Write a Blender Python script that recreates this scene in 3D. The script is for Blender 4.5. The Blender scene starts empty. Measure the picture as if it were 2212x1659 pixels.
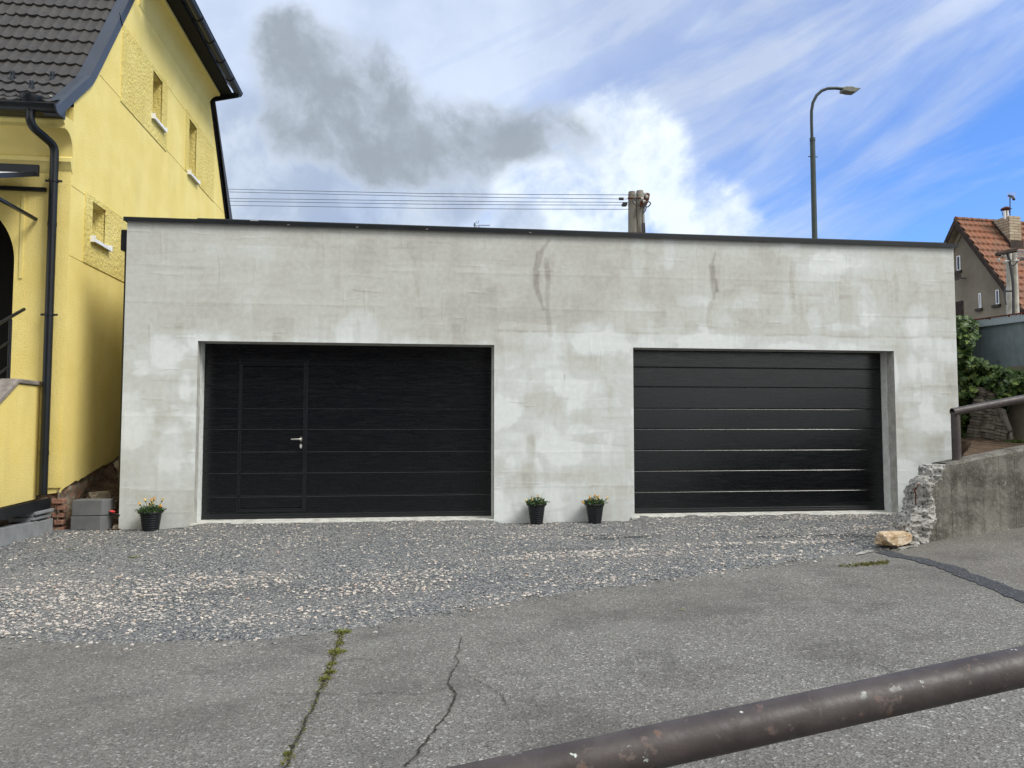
import bpy, math, random
import numpy as np
from mathutils import Vector, noise as mnoise
random.seed(7); RS = np.random.RandomState(11)
SC = bpy.context.scene; COL = SC.collection
R = math.radians
# ------------------------------------------------------------------ camera
F, CX, CY = 1662., 1106., 829.5
YAW, PIT = R(7.25), R(3.25)
CAM = np.array([0., -10.6, 1.27])
FW = np.array([math.sin(YAW)*math.cos(PIT), math.cos(YAW)*math.cos(PIT), math.sin(PIT)])
RT = np.array([math.cos(YAW), -math.sin(YAW), 0.]); UP = np.cross(RT, FW)
def ray(x, y): return FW + RT*(x-CX)/F - UP*(y-CY)/F
def onY(x, y, Y=0.):
    r = ray(x, y); return CAM + r*((Y-CAM[1])/r[1])
def onX(x, y, X):
    r = ray(x, y); return CAM + r*((X-CAM[0])/r[0])
def dep(x, y, d): return CAM + ray(x, y)*d
cam = bpy.data.cameras.new('camera'); co = bpy.data.objects.new('camera', cam); COL.objects.link(co)
cam.sensor_width = 36; cam.lens = F/2212*36; cam.clip_start = .05; cam.clip_end = 2000
co.location = CAM; co.rotation_euler = (R(90)+PIT, 0, -YAW); SC.camera = co
# ------------------------------------------------------------------ light
SUN_EL, SUN_AZ = R(48), R(128)      # azimuth measured clockwise from +y
w = bpy.data.worlds.new('World'); SC.world = w; w.use_nodes = True
nt = w.node_tree; N = nt.nodes; L = nt.links; N.clear()
def nd(t, **k):
    n = N.new(t)
    for a, b in k.items(): setattr(n, a, b)
    return n
def lk(a, b): L.new(a, b)
wo = nd('ShaderNodeOutputWorld'); bg = nd('ShaderNodeBackground'); bg.inputs[1].default_value = .1
lk(bg.outputs[0], wo.inputs[0])
sky = nd('ShaderNodeTexSky', sky_type='NISHITA', sun_disc=False, sun_elevation=SUN_EL, sun_rotation=SUN_AZ)
sky.ozone_density = 2.0; sky.air_density = 1.0; sky.dust_density = .3
tc = nd('ShaderNodeTexCoord')
def m1(op, a, b=None, c=None, clamp=False):
    n = nd('ShaderNodeMath', operation=op); n.use_clamp = clamp
    for i, v in enumerate((a, b, c)):
        if v is None: continue
        if isinstance(v, (int, float)): n.inputs[i].default_value = v
        else: lk(v, n.inputs[i])
    return n.outputs[0]
def vdot(v, c):
    n = nd('ShaderNodeVectorMath', operation='DOT_PRODUCT'); lk(v, n.inputs[0]); n.inputs[1].default_value = tuple(c); return n.outputs['Value']
def wnoise(vec, scale, det=6, rough=.55, lac=2.):
    n = nd('ShaderNodeTexNoise'); lk(vec, n.inputs['Vector']); n.inputs['Scale'].default_value = scale
    n.inputs['Detail'].default_value = det; n.inputs['Roughness'].default_value = rough; return n
def ramp(v, a, b, smooth=True):
    n = nd('ShaderNodeMapRange', interpolation_type='SMOOTHSTEP' if smooth else 'LINEAR'); lk(v, n.inputs[0])
    n.inputs[1].default_value = a; n.inputs[2].default_value = b; n.inputs[3].default_value = 0; n.inputs[4].default_value = 1
    return n.outputs[0]
def mixc(f, a, b):
    n = nd('ShaderNodeMix', data_type='RGBA')
    if isinstance(f, (int, float)): n.inputs[0].default_value = f
    else: lk(f, n.inputs[0])
    for s, v in ((6, a), (7, b)):
        if isinstance(v, tuple): n.inputs[s].default_value = (*v, 1)
        else: lk(v, n.inputs[s])
    return n.outputs[2]
D = tc.outputs['Generated']
n0 = wnoise(D, 3.2, 7, .58)
sub = nd('ShaderNodeVectorMath', operation='SUBTRACT'); lk(n0.outputs['Color'], sub.inputs[0]); sub.inputs[1].default_value = (.5, .5, .5)
sc_ = nd('ShaderNodeVectorMath', operation='SCALE'); lk(sub.outputs[0], sc_.inputs[0]); sc_.inputs['Scale'].default_value = .13
ad = nd('ShaderNodeVectorMath', operation='ADD'); lk(D, ad.inputs[0]); lk(sc_.outputs[0], ad.inputs[1]); WD = ad.outputs[0]
def blob(px, py, r0, r1, src=None):
    c = ray(px, py); c = c/np.linalg.norm(c)
    n = nd('ShaderNodeVectorMath', operation='DISTANCE'); lk(src or WD, n.inputs[0]); n.inputs[1].default_value = tuple(c)
    return ramp(n.outputs['Value'], r1/F, r0/F)
def mx(lst):
    o = lst[0]
    o = m1('SUBTRACT', 1., o)
    for v in lst[1:]: o = m1('MULTIPLY', o, m1('SUBTRACT', 1., v))
    return m1('SUBTRACT', 1., o)
dark = mx([blob(630, 130, 0, 150, WD), blob(680, 200, 0, 200, WD), blob(780, 225, 0, 190, WD), blob(860, 280, 0, 190, WD), blob(960, 300, 0, 170, WD),
           blob(1050, 305, 0, 150, WD), blob(1150, 295, 0, 140, WD), blob(1240, 290, 0, 110, WD), blob(640, 280, 0, 150, WD), blob(770, 320, 0, 150, WD), blob(900, 335, 0, 120, WD)])
low = mx([blob(640, 400, 0, 270, D), blob(800, 430, 0, 230, D), blob(540, 330, 0, 210, D), blob(1120, 485, 0, 110, D), blob(980, 440, 0, 120, D), blob(1000, 380, 0, 120, D)])
white = mx([blob(1330, 400, 0, 230, D), blob(1460, 440, 0, 190, D), blob(1230, 470, 0, 260, D), blob(1560, 480, 0, 120, D), blob(1330, 300, 0, 190, D), blob(1000, 450, 0, 330, D), blob(560, 430, 0, 220, D), blob(520, 330, 0, 130, D)])
# streaks of high cloud, drawn out along one heading
sdir = RT*math.cos(R(27)) + UP*math.sin(R(27)); tdir = -RT*math.sin(R(27)) + UP*math.cos(R(27))
cb = nd('ShaderNodeCombineXYZ'); lk(m1('MULTIPLY', vdot(D, sdir), 1.6), cb.inputs[0]); lk(m1('MULTIPLY', vdot(D, tdir), 8.5), cb.inputs[1]); lk(m1('MULTIPLY', vdot(D, FW), 2.), cb.inputs[2])
st = wnoise(cb.outputs[0], 1.15, 8, .6)
st.inputs['Distortion'].default_value = .35
# veil: thick on the left and above, thinning out to the lower right
veil = m1('ADD', m1('ADD', m1('MULTIPLY', vdot(D, UP), 2.5), m1('MULTIPLY', vdot(D, RT), -1.45)), .32)
stv = ramp(st.outputs['Fac'], .38, .66)
veil_f = m1('ADD', m1('MULTIPLY', veil, .85), m1('MULTIPLY', m1('SUBTRACT', stv, .40), .62), clamp=True)
back = ramp(vdot(D, (0, 1, 0)), .15, -.25)
veil_f = m1('MAXIMUM', veil_f, m1('MULTIPLY', back, .85), clamp=True)
tint = nd('ShaderNodeMix', data_type='RGBA', blend_type='MULTIPLY'); tint.inputs[0].default_value = 1
lk(sky.outputs[0], tint.inputs[6]); tint.inputs[7].default_value = (.52, .75, 1.14, 1)
K = 7.5
def cc(r, g, b, s=1.): return (r*K*s, g*K*s, b*K*s)
nf = wnoise(D, 5.5, 9, .62); nf.inputs['Distortion'].default_value = .25
ng = wnoise(WD, 13, 8, .6)
def edge(field, thr, soft, amp):
    return ramp(m1('ADD', field, m1('MULTIPLY', m1('SUBTRACT', m1('ADD', m1('MULTIPLY', nf.outputs['Fac'], .55), m1('MULTIPLY', ng.outputs['Fac'], .45)), .5), amp)), thr-soft, thr+soft)
veilc = mixc(ramp(n0.outputs['Fac'], .36, .64), cc(.39, .455, .59), cc(.53, .60, .72))
c1 = mixc(m1('MULTIPLY', veil_f, .92), tint.outputs[2], veilc)
wf = edge(m1('ADD', white, m1('MULTIPLY', m1('SUBTRACT', st.outputs['Fac'], .5), 1.3)), .62, .34, 2.2)
c2 = mixc(m1('MULTIPLY', wf, .80), c1, mixc(ramp(ng.outputs['Fac'], .32, .62), cc(.48, .56, .68), cc(.74, .80, .85)))
c3 = mixc(m1('MULTIPLY', edge(low, .50, .24, 2.2), .72), c2, mixc(ramp(ng.outputs['Fac'], .35, .65), cc(.27, .33, .44), cc(.38, .45, .56)))
dkc = mixc(ramp(m1('ADD', dark, m1('MULTIPLY', m1('SUBTRACT', ng.outputs['Fac'], .5), 1.9)), .50, 1.15), cc(.40, .455, .53), cc(.245, .28, .325))
c4 = mixc(m1('MULTIPLY', edge(dark, .64, .24, 2.0), .95), c3, dkc)
# unseen bright cloud added behind the camera, to lift light on the facade
c5 = mixc(m1('MULTIPLY', back, .9), c4, cc(.98, .99, .97, .95))
lk(c5, bg.inputs[0])
sl = bpy.data.lights.new('sun', 'SUN'); so = bpy.data.objects.new('sun', sl); COL.objects.link(so)
sl.energy = 1.6; sl.angle = R(22); sl.color = (1., .975, .90)
sd = Vector((math.sin(SUN_AZ)*math.cos(SUN_EL), math.cos(SUN_AZ)*math.cos(SUN_EL), math.sin(SUN_EL)))
so.rotation_euler = sd.to_track_quat('Z', 'Y').to_euler(); so.location = (10, -10, 20)
SC.view_settings.view_transform = 'Standard'; SC.view_settings.look = 'None'
SC.view_settings.exposure = 0.95; SC.view_settings.gamma = 1
# ------------------------------------------------------------------ materials
class M:
    def __init__(s, name, rough=.8, spec=.3, metal=0.):
        s.m = bpy.data.materials.new(name); s.m.use_nodes = True; s.t = s.m.node_tree
        s.b = s.t.nodes['Principled BSDF']; s.b.inputs['Roughness'].default_value = rough
        s.b.inputs['Specular IOR Level'].default_value = spec; s.b.inputs['Metallic'].default_value = metal
        s.tc = s.t.nodes.new('ShaderNodeTexCoord').outputs['Object']
    def n(s, t, **k):
        x = s.t.nodes.new(t)
        for a, b in k.items(): setattr(x, a, b)
        return x
    def l(s, a, b): s.t.links.new(a, b)
    def vec(s, sc=(1, 1, 1)):
        x = s.n('ShaderNodeMapping'); s.l(s.tc, x.inputs[0]); x.inputs['Scale'].default_value = sc; return x.outputs[0]
    def noise(s, scale, det=4, rough=.55, sc=None, dist=0.):
        x = s.n('ShaderNodeTexNoise'); s.l(s.vec(sc) if sc else s.tc, x.inputs['Vector']); x.inputs['Scale'].default_value = scale
        x.inputs['Detail'].default_value = det; x.inputs['Roughness'].default_value = rough; x.inputs['Distortion'].default_value = dist
        return x.outputs['Fac']
    def voro(s, scale, feat='F1', out='Color', sc=None, rnd=1.):
        x = s.n('ShaderNodeTexVoronoi', feature=feat); s.l(s.vec(sc) if sc else s.tc, x.inputs['Vector']); x.inputs['Scale'].default_value = scale
        x.inputs['Randomness'].default_value = rnd; return x.outputs[out]
    def rng(s, v, a, b, c=0., d=1., smooth=True):
        x = s.n('ShaderNodeMapRange', interpolation_type='SMOOTHSTEP' if smooth else 'LINEAR'); s.l(v, x.inputs[0])
        for i, q in enumerate((a, b, c, d)): x.inputs[i+1].default_value = q
        return x.outputs[0]
    def mix(s, f, a, b, mode='MIX'):
        x = s.n('ShaderNodeMix', data_type='RGBA', blend_type=mode)
        for i, v in ((0, f), (6, a), (7, b)):
            if isinstance(v, (int, float)): x.inputs[i].default_value = v
            elif isinstance(v, tuple): x.inputs[i].default_value = (*v, 1)
            else: s.l(v, x.inputs[i])
        return x.outputs[2]
    def math(s, op, a, b=0., c=None):
        x = s.n('ShaderNodeMath', operation=op)
        for i, v in enumerate((a, b, c)):
            if v is None: continue
            if isinstance(v, (int, float)): x.inputs[i].default_value = v
            else: s.l(v, x.inputs[i])
        return x.outputs[0]
    def axis(s, i):
        x = s.n('ShaderNodeSeparateXYZ'); s.l(s.tc, x.inputs[0]); return x.outputs[i]
    def attr(s, name, out='Fac'):
        return s.n('ShaderNodeAttribute', attribute_name=name).outputs[out]
    def island(s):
        return s.n('ShaderNodeNewGeometry').outputs['Random Per Island']
    def cr(s, v, stops):
        x = s.n('ShaderNodeValToRGB'); s.l(v, x.inputs[0]); e = x.color_ramp.elements
        while len(e) > len(stops): e.remove(e[-1])
        while len(e) < len(stops): e.new(1.)
        for q, (p, c) in zip(e, stops): q.position = p; q.color = (*c, 1)
        return x.outputs[0]
    def col(s, c):
        if isinstance(c, tuple): s.b.inputs['Base Color'].default_value = (*c, 1)
        else: s.l(c, s.b.inputs['Base Color'])
        return s
    def bump(s, h, strength=.5, dist=.01, prev=None):
        x = s.n('ShaderNodeBump'); s.l(h, x.inputs['Height']); x.inputs['Strength'].default_value = strength; x.inputs['Distance'].default_value = dist
        if prev is not None: s.l(prev, x.inputs['Normal'])
        s.l(x.outputs[0], s.b.inputs['Normal']); return x.outputs[0]
    def roughl(s, v): s.l(v, s.b.inputs['Roughness'])
MT = {}
def simple(name, c, rough=.7, spec=.3, metal=0., var=.15, sc=6., bump=0., bsc=60.):
    a = M(name, rough, spec, metal); f = a.noise(sc, 5, .6)
    a.col(a.mix(a.rng(f, .3, .7), tuple(x*(1-var) for x in c), tuple(min(1, x*(1+var)) for x in c)))
    if bump: a.bump(a.noise(bsc, 4, .6), bump, .004)
    MT[name] = a.m; return a
# facade skim coat: tone painted stroke by stroke into the attribute "tone"
a = M('skim_coat', .88, .2)
t = a.attr('tone'); c = a.cr(t, [(0., (.235, .225, .20)), (.3, (.415, .41, .375)), (.55, (.51, .52, .487)), (.8, (.585, .615, .61)), (1., (.70, .735, .74))])
fine = a.noise(14, 6, .65); c = a.mix(.18, c, a.mix(a.rng(fine, .3, .7), (.32, .31, .295), (.64, .65, .64)))
a.col(c); b0 = a.bump(a.math('ADD', a.math('MULTIPLY', a.attr('relief'), 1.), a.math('MULTIPLY', a.noise(30, 5, .6), .14)), .34, .006)
MT['skim'] = a.m
a = M('rough_cement', .95, .15); f = a.noise(9, 8, .7); a.col(a.mix(a.rng(f, .3, .7), (.30, .29, .265), (.50, .50, .48))); a.bump(a.noise(40, 6, .7), .6, .01); MT['cement'] = a.m
simple('white_plaster', (.62, .64, .63), .9, .2, 0, .12, 12, .5, 40)
simple('threshold', (.48, .48, .45), .92, .2, 0, .25, 9, .5, 40)
simple('sill_concrete', (.40, .40, .375), .9, .2, 0, .2, 8, .4, 50)
simple('black_sheet', (.009, .011, .014), .32, .35, 0, .25, 3)
simple('roof_sheet', (.03, .035, .04), .42, .5, 0, .2, 2)
simple('verge_sheet', (.028, .036, .050), .38, .5, .0, .12, 2)
simple('white_sheet', (.78, .79, .80), .4, .4, 0, .05)
simple('glass_dark', (.02, .023, .028), .08, .6, 0, .1)
simple('steel', (.62, .60, .56), .28, .5, .9, .08)
simple('deep_black', (.006, .006, .007), .7, .2)
simple('curtain_white', (.55, .57, .6), .8, .2)
# garage door skin: dark embossed wood grain
def door_mat(name):
    a = M(name, .28, .58)
    g = a.noise(4, 8, .72, (.9, 1, 12), .4); g2 = a.noise(2.2, 5, .6, (1.3, 1, 5))
    k = a.math('MULTIPLY', a.rng(g, .50, .68), a.rng(g2, .42, .62))
    a.col(a.mix(k, (.0022, .0032, .0048), (.0068, .0085, .0105)))
    a.roughl(a.rng(g, .3, .7, .23, .33)); a.bump(g, .12, .002); MT[name] = a.m
door_mat('door_skin')
simple('door_trim', (.005, .0065, .009), .3, .7, 0, .15, 4)
# yellow render
def yellow(name, grain, depth, c0=(.80, .645, .215), c1=(.87, .725, .28)):
    a = M(name, .92, .15); f = a.noise(1.3, 6, .6); st = a.noise(1.2, 5, .6, (1.5, 1.5, .35))
    k = a.mix(a.rng(f, .3, .7), c0, c1); k = a.mix(a.math('MULTIPLY', a.rng(st, .52, .75), .35), k, (.64, .54, .22))
    h = a.noise(grain, 6, .65); k = a.mix(a.math('MULTIPLY', a.rng(h, .52, .3), .25), k, (.55, .40, .08))  # grain hollows darker, their shading painted into the colour
    if name == 'render_fine':
        sp = a.voro(5., out='Distance', sc=(1, 1, .35)); k = a.mix(a.rng(sp, .03, .008), k, (.22, .17, .07))
        k = a.mix(a.math('MULTIPLY', a.rng(a.math('ADD', a.axis(2), a.math('MULTIPLY', a.noise(3), .8)), 1.5, .7), .22), k, (.46, .37, .15))
    a.col(k); a.bump(h, .7 if name != 'render_coarse' else 1., depth); MT[name] = a.m
yellow('render_fine', 48, .013); yellow('render_coarse', 20, .042, (.75, .60, .185), (.86, .715, .26)); yellow('render_smooth', 90, .002, (.73, .61, .22), (.79, .67, .27))
a = M('roof_tile', .62, .35); r_ = a.noise(2.2, 6, .6); i_ = a.voro(1., out='Color', sc=(3.3, 2.9, .01)); 
k = a.mix(a.rng(r_, .3, .7), (.030, .028, .028), (.055, .051, .049)); k = a.mix(.35, k, a.mix(a.rng(a.noise(30, 4, .7), .35, .7), (.03, .028, .027), (.10, .093, .088)))
k = a.mix(a.rng(a.voro(1.3, out='Distance'), .045, .02), k, (.30, .29, .26)); a.col(k); a.bump(a.noise(120, 3, .6), .4, .003); MT['tile'] = a.m
# red far roof
a = M('red_tile', .8, .2); k = a.cr(a.voro(1., out='Distance', sc=(3.6, .01, 2.6)), [(0, (.27, .10, .055)), (.5, (.20, .085, .052)), (1, (.13, .065, .048))])
k = a.mix(a.rng(a.noise(1.1, 7, .7), .42, .68), k, (.15, .10, .075)); k = a.mix(a.math('MULTIPLY', a.noise(14, 4, .7), .5), k, (.28, .14, .08))
wv = a.n('ShaderNodeTexWave', bands_direction='X'); a.l(a.tc, wv.inputs[0]); wv.inputs['Scale'].default_value = 1.35; a.col(k); a.bump(wv.outputs['Fac'], .8, .06); MT['redtile'] = a.m
a = M('far_render', .95, .1); f = a.noise(.9, 7, .65); a.col(a.mix(a.rng(f, .3, .7), (.20, .175, .135), (.27, .24, .19))); a.bump(a.noise(9, 5, .7), .5, .02); MT['farwall'] = a.m
a = M('stone_cladding', .9, .15)
bk = a.n('ShaderNodeTexBrick'); a.l(a.tc, bk.inputs[0]); bk.inputs['Scale'].default_value = 1.; bk.inputs['Brick Width'].default_value = .42; bk.inputs['Row Height'].default_value = .11; bk.inputs['Mortar Size'].default_value = .012
bk.inputs['Color1'].default_value = (.34, .27, .19, 1); bk.inputs['Color2'].default_value = (.50, .43, .33, 1); bk.inputs['Mortar'].default_value = (.12, .10, .08, 1); bk.inputs['Bias'].default_value = 0
mp = a.n('ShaderNodeMapping'); mp.inputs['Rotation'].default_value = (R(90), 0, 0); 
cmb = a.n('ShaderNodeCombineXYZ'); a.l(a.math('ADD', a.axis(0), a.axis(1)), cmb.inputs[0]); a.l(a.axis(2), cmb.inputs[1]); a.l(cmb.outputs[0], bk.inputs[0])
a.col(a.mix(a.math('MULTIPLY', a.noise(6, 5, .7), .5), bk.outputs[0], (.25, .20, .14))); a.bump(bk.outputs['Fac'], -.6, .03); MT['cladding'] = a.m
simple('far_sill', (.06, .05, .045), .8); simple('dark_wood', (.045, .032, .026), .8, .2, 0, .3)
a = M('pole_concrete', .95, .12); f = a.noise(4, 6, .65, (1, 1, .25)); k = a.mix(a.rng(f, .3, .7), (.20, .185, .155), (.34, .32, .28)); a.col(a.mix(a.math('MULTIPLY', a.noise(22, 5, .7), .5), k, (.13, .12, .10))); a.bump(a.noise(30, 5, .7), .5, .01); MT['pole'] = a.m
simple('pole_light', (.44, .43, .38), .9, .15, 0, .22, 3, .4, 20)
simple('lamp_green', (.035, .05, .045), .5, .4, 0, .3, 3); simple('lamp_head', (.17, .175, .15), .5, .4, 0, .15)
simple('wire', (.06, .06, .065), .6, .3); simple('rust_iron', (.10, .035, .02), .85, .2, 0, .4, 20)
simple('insulator', (.45, .43, .40), .3, .5)
# rusty painted pipe
a = M('brown_pipe', .60, .35); f = a.noise(7, 6, .65); k = a.mix(a.rng(f, .35, .65), (.046, .037, .036), (.074, .061, .059))
p = a.noise(26, 7, .72); q = a.noise(9, 3, .5)
k = a.mix(a.rng(p, .565, .67), k, (.135, .105, .095)); sel = a.math('MULTIPLY', a.rng(p, .625, .68), a.rng(q, .44, .56)); k = a.mix(sel, k, (.155, .075, .048))
v = a.noise(21, 4, .6, (1.1, .9, 1.6)); k = a.mix(a.math('MULTIPLY', a.rng(v, .665, .70), a.rng(a.noise(5.3, 2), .46, .56)), k, (.50, .54, .50)); a.col(k)
a.roughl(a.rng(p, .4, .75, .44, .72)); a.bump(p, .35, .004); MT['pipe'] = a.m
# weathered retaining wall
a = M('weathered_concrete', .95, .12); f = a.noise(2.2, 8, .72); g = a.noise(24, 7, .75); st = a.noise(3.2, 6, .65, (2.4, 1, .28))
k = a.mix(a.rng(f, .32, .66), (.075, .069, .058), (.26, .25, .22)); k = a.mix(a.math('MULTIPLY', a.rng(st, .42, .66), .55), k, (.075, .07, .06))
k = a.mix(a.math('MULTIPLY', a.rng(g, .50, .72), .7), k, (.33, .315, .27)); k = a.mix(a.rng(a.noise(60, 3, .6), .62, .70), k, (.025, .023, .02))
vv = a.voro(9, out='Distance'); k = a.mix(a.math('MULTIPLY', a.rng(vv, .10, .05), a.rng(a.noise(3), .50, .56)), k, (.55, .53, .46))
bx_ = a.math('FRACT', a.math('DIVIDE', a.axis(0), .19)); ln = a.math('MULTIPLY', a.rng(bx_, .035, .0), a.rng(a.noise(2, 3), .36, .46)); k = a.mix(ln, k, (.022, .02, .018))
a.col(k); nb = a.bump(g, .8, .012); a.bump(bx_, .25, .02, nb); MT['weathered'] = a.m
a = M('broken_concrete', .95, .15); f = a.noise(7, 8, .72); v = a.voro(28, out='Color'); 
k = a.mix(a.rng(f, .3, .68), (.32, .31, .285), (.58, .57, .54)); k = a.mix(a.rng(a.voro(30, out='Distance'), .30, .12), k, (.16, .155, .145)); k = a.mix(a.rng(a.noise(34, 3), .58, .64), k, (.045, .04, .036))
k = a.mix(a.rng(a.voro(19, out='Distance'), .2, .08), k, (.52, .50, .46))
a.col(k); a.bump(a.noise(30, 8, .8), 1., .03); MT['broken'] = a.m
a = M('sandstone', .9, .15); k = a.cr(a.noise(9, 7, .75, dist=.8), [(.32, (.16, .07, .03)), (.44, (.42, .30, .18)), (.56, (.60, .49, .36)), (.68, (.72, .67, .60))]); a.col(k); a.bump(a.noise(30, 6, .7), .8, .012); MT['sandstone'] = a.m
# asphalt
def asphalt(name, lo, mid, hi, stain=True):
    a = M(name, .9, .18)
    v = a.voro(78, out='Color'); vs = a.n('ShaderNodeSeparateColor'); a.l(v, vs.inputs[0])
    k = a.cr(vs.outputs[0], [(0, lo), (.45, mid), (.88, tuple(x*1.35 for x in mid)), (.965, hi), (1., tuple(min(.6, x*1.6) for x in hi))])
    k = a.mix(.5, k, a.cr(a.noise(120, 5, .75), [(.36, tuple(x*.35 for x in lo)), (.5, mid), (.64, hi)]))
    if stain:
        f3 = a.noise(.8, 5, .6, (.6, 1.4, 1), .3); k = a.mix(a.math('MULTIPLY', a.rng(f3, .52, .70), .30), k, (.21, .205, .19))
        f = a.noise(.55, 7, .62); k = a.mix(a.math('MULTIPLY', a.rng(f, .44, .60), .22), k, (.085, .075, .064))
        f2 = a.noise(1.7, 6, .65); k = a.mix(a.math('MULTIPLY', a.rng(f2, .46, .70), .38), k, (.055, .052, .05))
        d = a.n('ShaderNodeVectorMath', operation='DISTANCE'); a.l(a.tc, d.inputs[0]); d.inputs[1].default_value = (-1.28, -7.55, -.40)
        k = a.mix(a.rng(a.math('ADD', d.outputs['Value'], a.math('MULTIPLY', a.noise(9), .08)), .125, .06), k, (.045, .042, .04))
        vv = a.voro(7.3, out='Distance'); k = a.mix(a.rng(vv, .055, .03), k, (.46, .44, .38))
    a.col(k); b1 = a.bump(a.voro(78, out='Distance'), .8, .006); a.bump(a.noise(260, 3, .7), .5, .003, b1); MT[name] = a.m
asphalt('asphalt', (.058, .056, .052), (.162, .156, .145), (.42, .41, .375))
asphalt('asphalt_ramp', (.085, .078, .070), (.165, .155, .142), (.30, .29, .26))
asphalt('tar_seam', (.020, .022, .025), (.052, .056, .063), (.18, .185, .19), False)
simple('crack_fill', (.045, .042, .034), .95, .1, 0, .5, 30, .6, 90)
# gravel
a = M('gravel_bed', .9, .18); v = a.voro(70, out='Color'); vs = a.n('ShaderNodeSeparateColor'); a.l(v, vs.inputs[0])
k = a.cr(vs.outputs[1], [(0, (.055, .060, .066)), (.4, (.135, .142, .150)), (.75, (.215, .22, .222)), (.95, (.34, .335, .315)), (1, (.48, .46, .43))])
f = a.noise(.9, 6, .6); k = a.mix(a.math('MULTIPLY', a.rng(f, .44, .66), .35), k, (.25, .235, .22))
wet = a.attr('wet'); k = a.mix(a.math('MULTIPLY', wet, .8), k, (.035, .038, .042))
a.col(k); b1 = a.bump(a.voro(70, out='Distance'), 1., -.012); a.bump(a.noise(210, 4, .7), .6, .005, b1); MT['gravel'] = a.m
a = M('pebbles_pale', .88, .2); k = a.cr(a.island(), [(0, (.20, .20, .20)), (.35, (.36, .345, .32)), (.6, (.50, .44, .39)), (.8, (.57, .50, .46)), (.95, (.66, .61, .51)), (1, (.44, .29, .21))]); a.col(a.mix(a.math('MULTIPLY', a.noise(60, 4), .4), k, (.30, .28, .27))); MT['pebble'] = a.m
a = M('pebbles_blue', .88, .2); k = a.cr(a.island(), [(0, (.072, .077, .082)), (.5, (.170, .177, .184)), (.85, (.29, .295, .29)), (1, (.42, .415, .39))]); a.col(k); MT['chips'] = a.m
a = M('soil', .97, .1); f = a.noise(6, 8, .75); k = a.mix(a.rng(f, .32, .68), (.045, .030, .020), (.15, .105, .072)); k = a.mix(a.rng(a.voro(26, out='Distance'), .22, .1), k, (.21, .165, .12)); a.col(k); a.bump(a.noise(35, 7, .75), 1., .02); MT['soil'] = a.m
simple('rock', (.20, .165, .125), .9, .15, 0, .4, 5, .8, 30); simple('rock_pale', (.34, .29, .22), .9, .15, 0, .3, 5, .8, 30)
a = M('plinth', .95, .1); f = a.voro(9, out='Color', sc=(1, 1, 1.8)); vs = a.n('ShaderNodeSeparateColor'); a.l(f, vs.inputs[0])
k = a.cr(vs.outputs[0], [(0, (.30, .16, .11)), (.3, (.28, .19, .13)), (.5, (.25, .21, .16)), (.8, (.33, .29, .235)), (1, (.18, .08, .06))]); k = a.mix(a.rng(a.noise(9, 7, .7), .45, .62), k, (.22, .18, .14)); a.col(k); a.bump(a.noise(16, 7, .75), 1., .04); MT['plinth'] = a.m
simple('brick', (.25, .135, .10), .9, .15, 0, .35, 8, .8, 30)
simple('block_grey', (.135, .137, .142), .9, .2, 0, .12, 5, .5, 120); simple('kerb_grey', (.215, .225, .235), .9, .2, 0, .16, 5, .5, 120)
simple('coping', (.24, .215, .195), .93, .15, 0, .3, 5, .6, 30)
simple('pot_plastic', (.009, .0105, .013), .42, .3, 0, .2, 10)
a = M('leaf_green', .6, .3); a.col(a.cr(a.island(), [(0, (.022, .045, .016)), (.5, (.05, .10, .035)), (.85, (.085, .14, .05)), (1, (.20, .24, .13))])); MT['leaf'] = a.m
a = M('ivy_leaf', .5, .35); a.col(a.cr(a.island(), [(0, (.014, .034, .007)), (.45, (.040, .082, .014)), (.8, (.085, .145, .026)), (1, (.19, .25, .06))])); a.b.inputs['Subsurface Weight'].default_value = .0; MT['ivy'] = a.m
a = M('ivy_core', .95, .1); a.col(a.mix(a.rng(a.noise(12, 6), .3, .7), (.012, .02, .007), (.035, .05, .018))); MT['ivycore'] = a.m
simple('petal', (.80, .42, .06), .6, .3, 0, .25, 30); simple('petal_pale', (.82, .62, .25), .6, .3, 0, .2, 30)
simple('moss', (.12, .12, .04), .95, .1, 0, .5, 12, .8, 90)
simple('red_plastic', (.55, .02, .02), .4, .5)
a = M('blue_grey_sheet', .6, .35); f = a.noise(3, 7, .7); k = a.mix(a.rng(f, .3, .7), (.125, .165, .18), (.20, .245, .26)); k = a.mix(a.rng(a.voro(2.3, out='Distance'), .17, .06), k, (.055, .06, .06)); a.col(a.mix(a.math('MULTIPLY', a.rng(a.noise(4, 5, .6, (3, 3, .3)), .5, .7), .4), k, (.10, .12, .125))); a.bump(a.noise(20, 5, .7), .3, .01); MT['bluewall'] = a.m
a = M('sheet_cap', .5, .4); f = a.noise(5, 6, .7, (3, 3, .4)); a.col(a.mix(a.rng(f, .56, .70), (.33, .39, .42), (.20, .09, .05))); MT['cap'] = a.m
simple('rust_edge', (.16, .035, .02), .85, .2, 0, .4, 12)
simple('tan_wall', (.235, .205, .155), .95, .1, 0, .25, 2.5, .5, 20)
a = M('paver', .95, .1); k = a.cr(a.island(), [(0, (.12, .105, .088)), (.6, (.185, .165, .14)), (1, (.27, .245, .21))]); a.col(a.mix(a.math('MULTIPLY', a.noise(14, 6, .7), .6), k, (.11, .10, .075))); a.bump(a.noise(40, 5, .7), .6, .01); MT['paver'] = a.m
a = simple('paver_brown', (.155, .135, .112), .95, .1, 0, .35, 9, .6, 40); oi = a.n('ShaderNodeObjectInfo'); a.col(a.mix(a.noise(12, 5), a.mix(oi.outputs['Random'], (.10, .085, .07), (.27, .24, .205)), (.14, .12, .10))); simple('paver_pale', (.30, .275, .235), .95, .1, 0, .2, 9, .6, 40)
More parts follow.
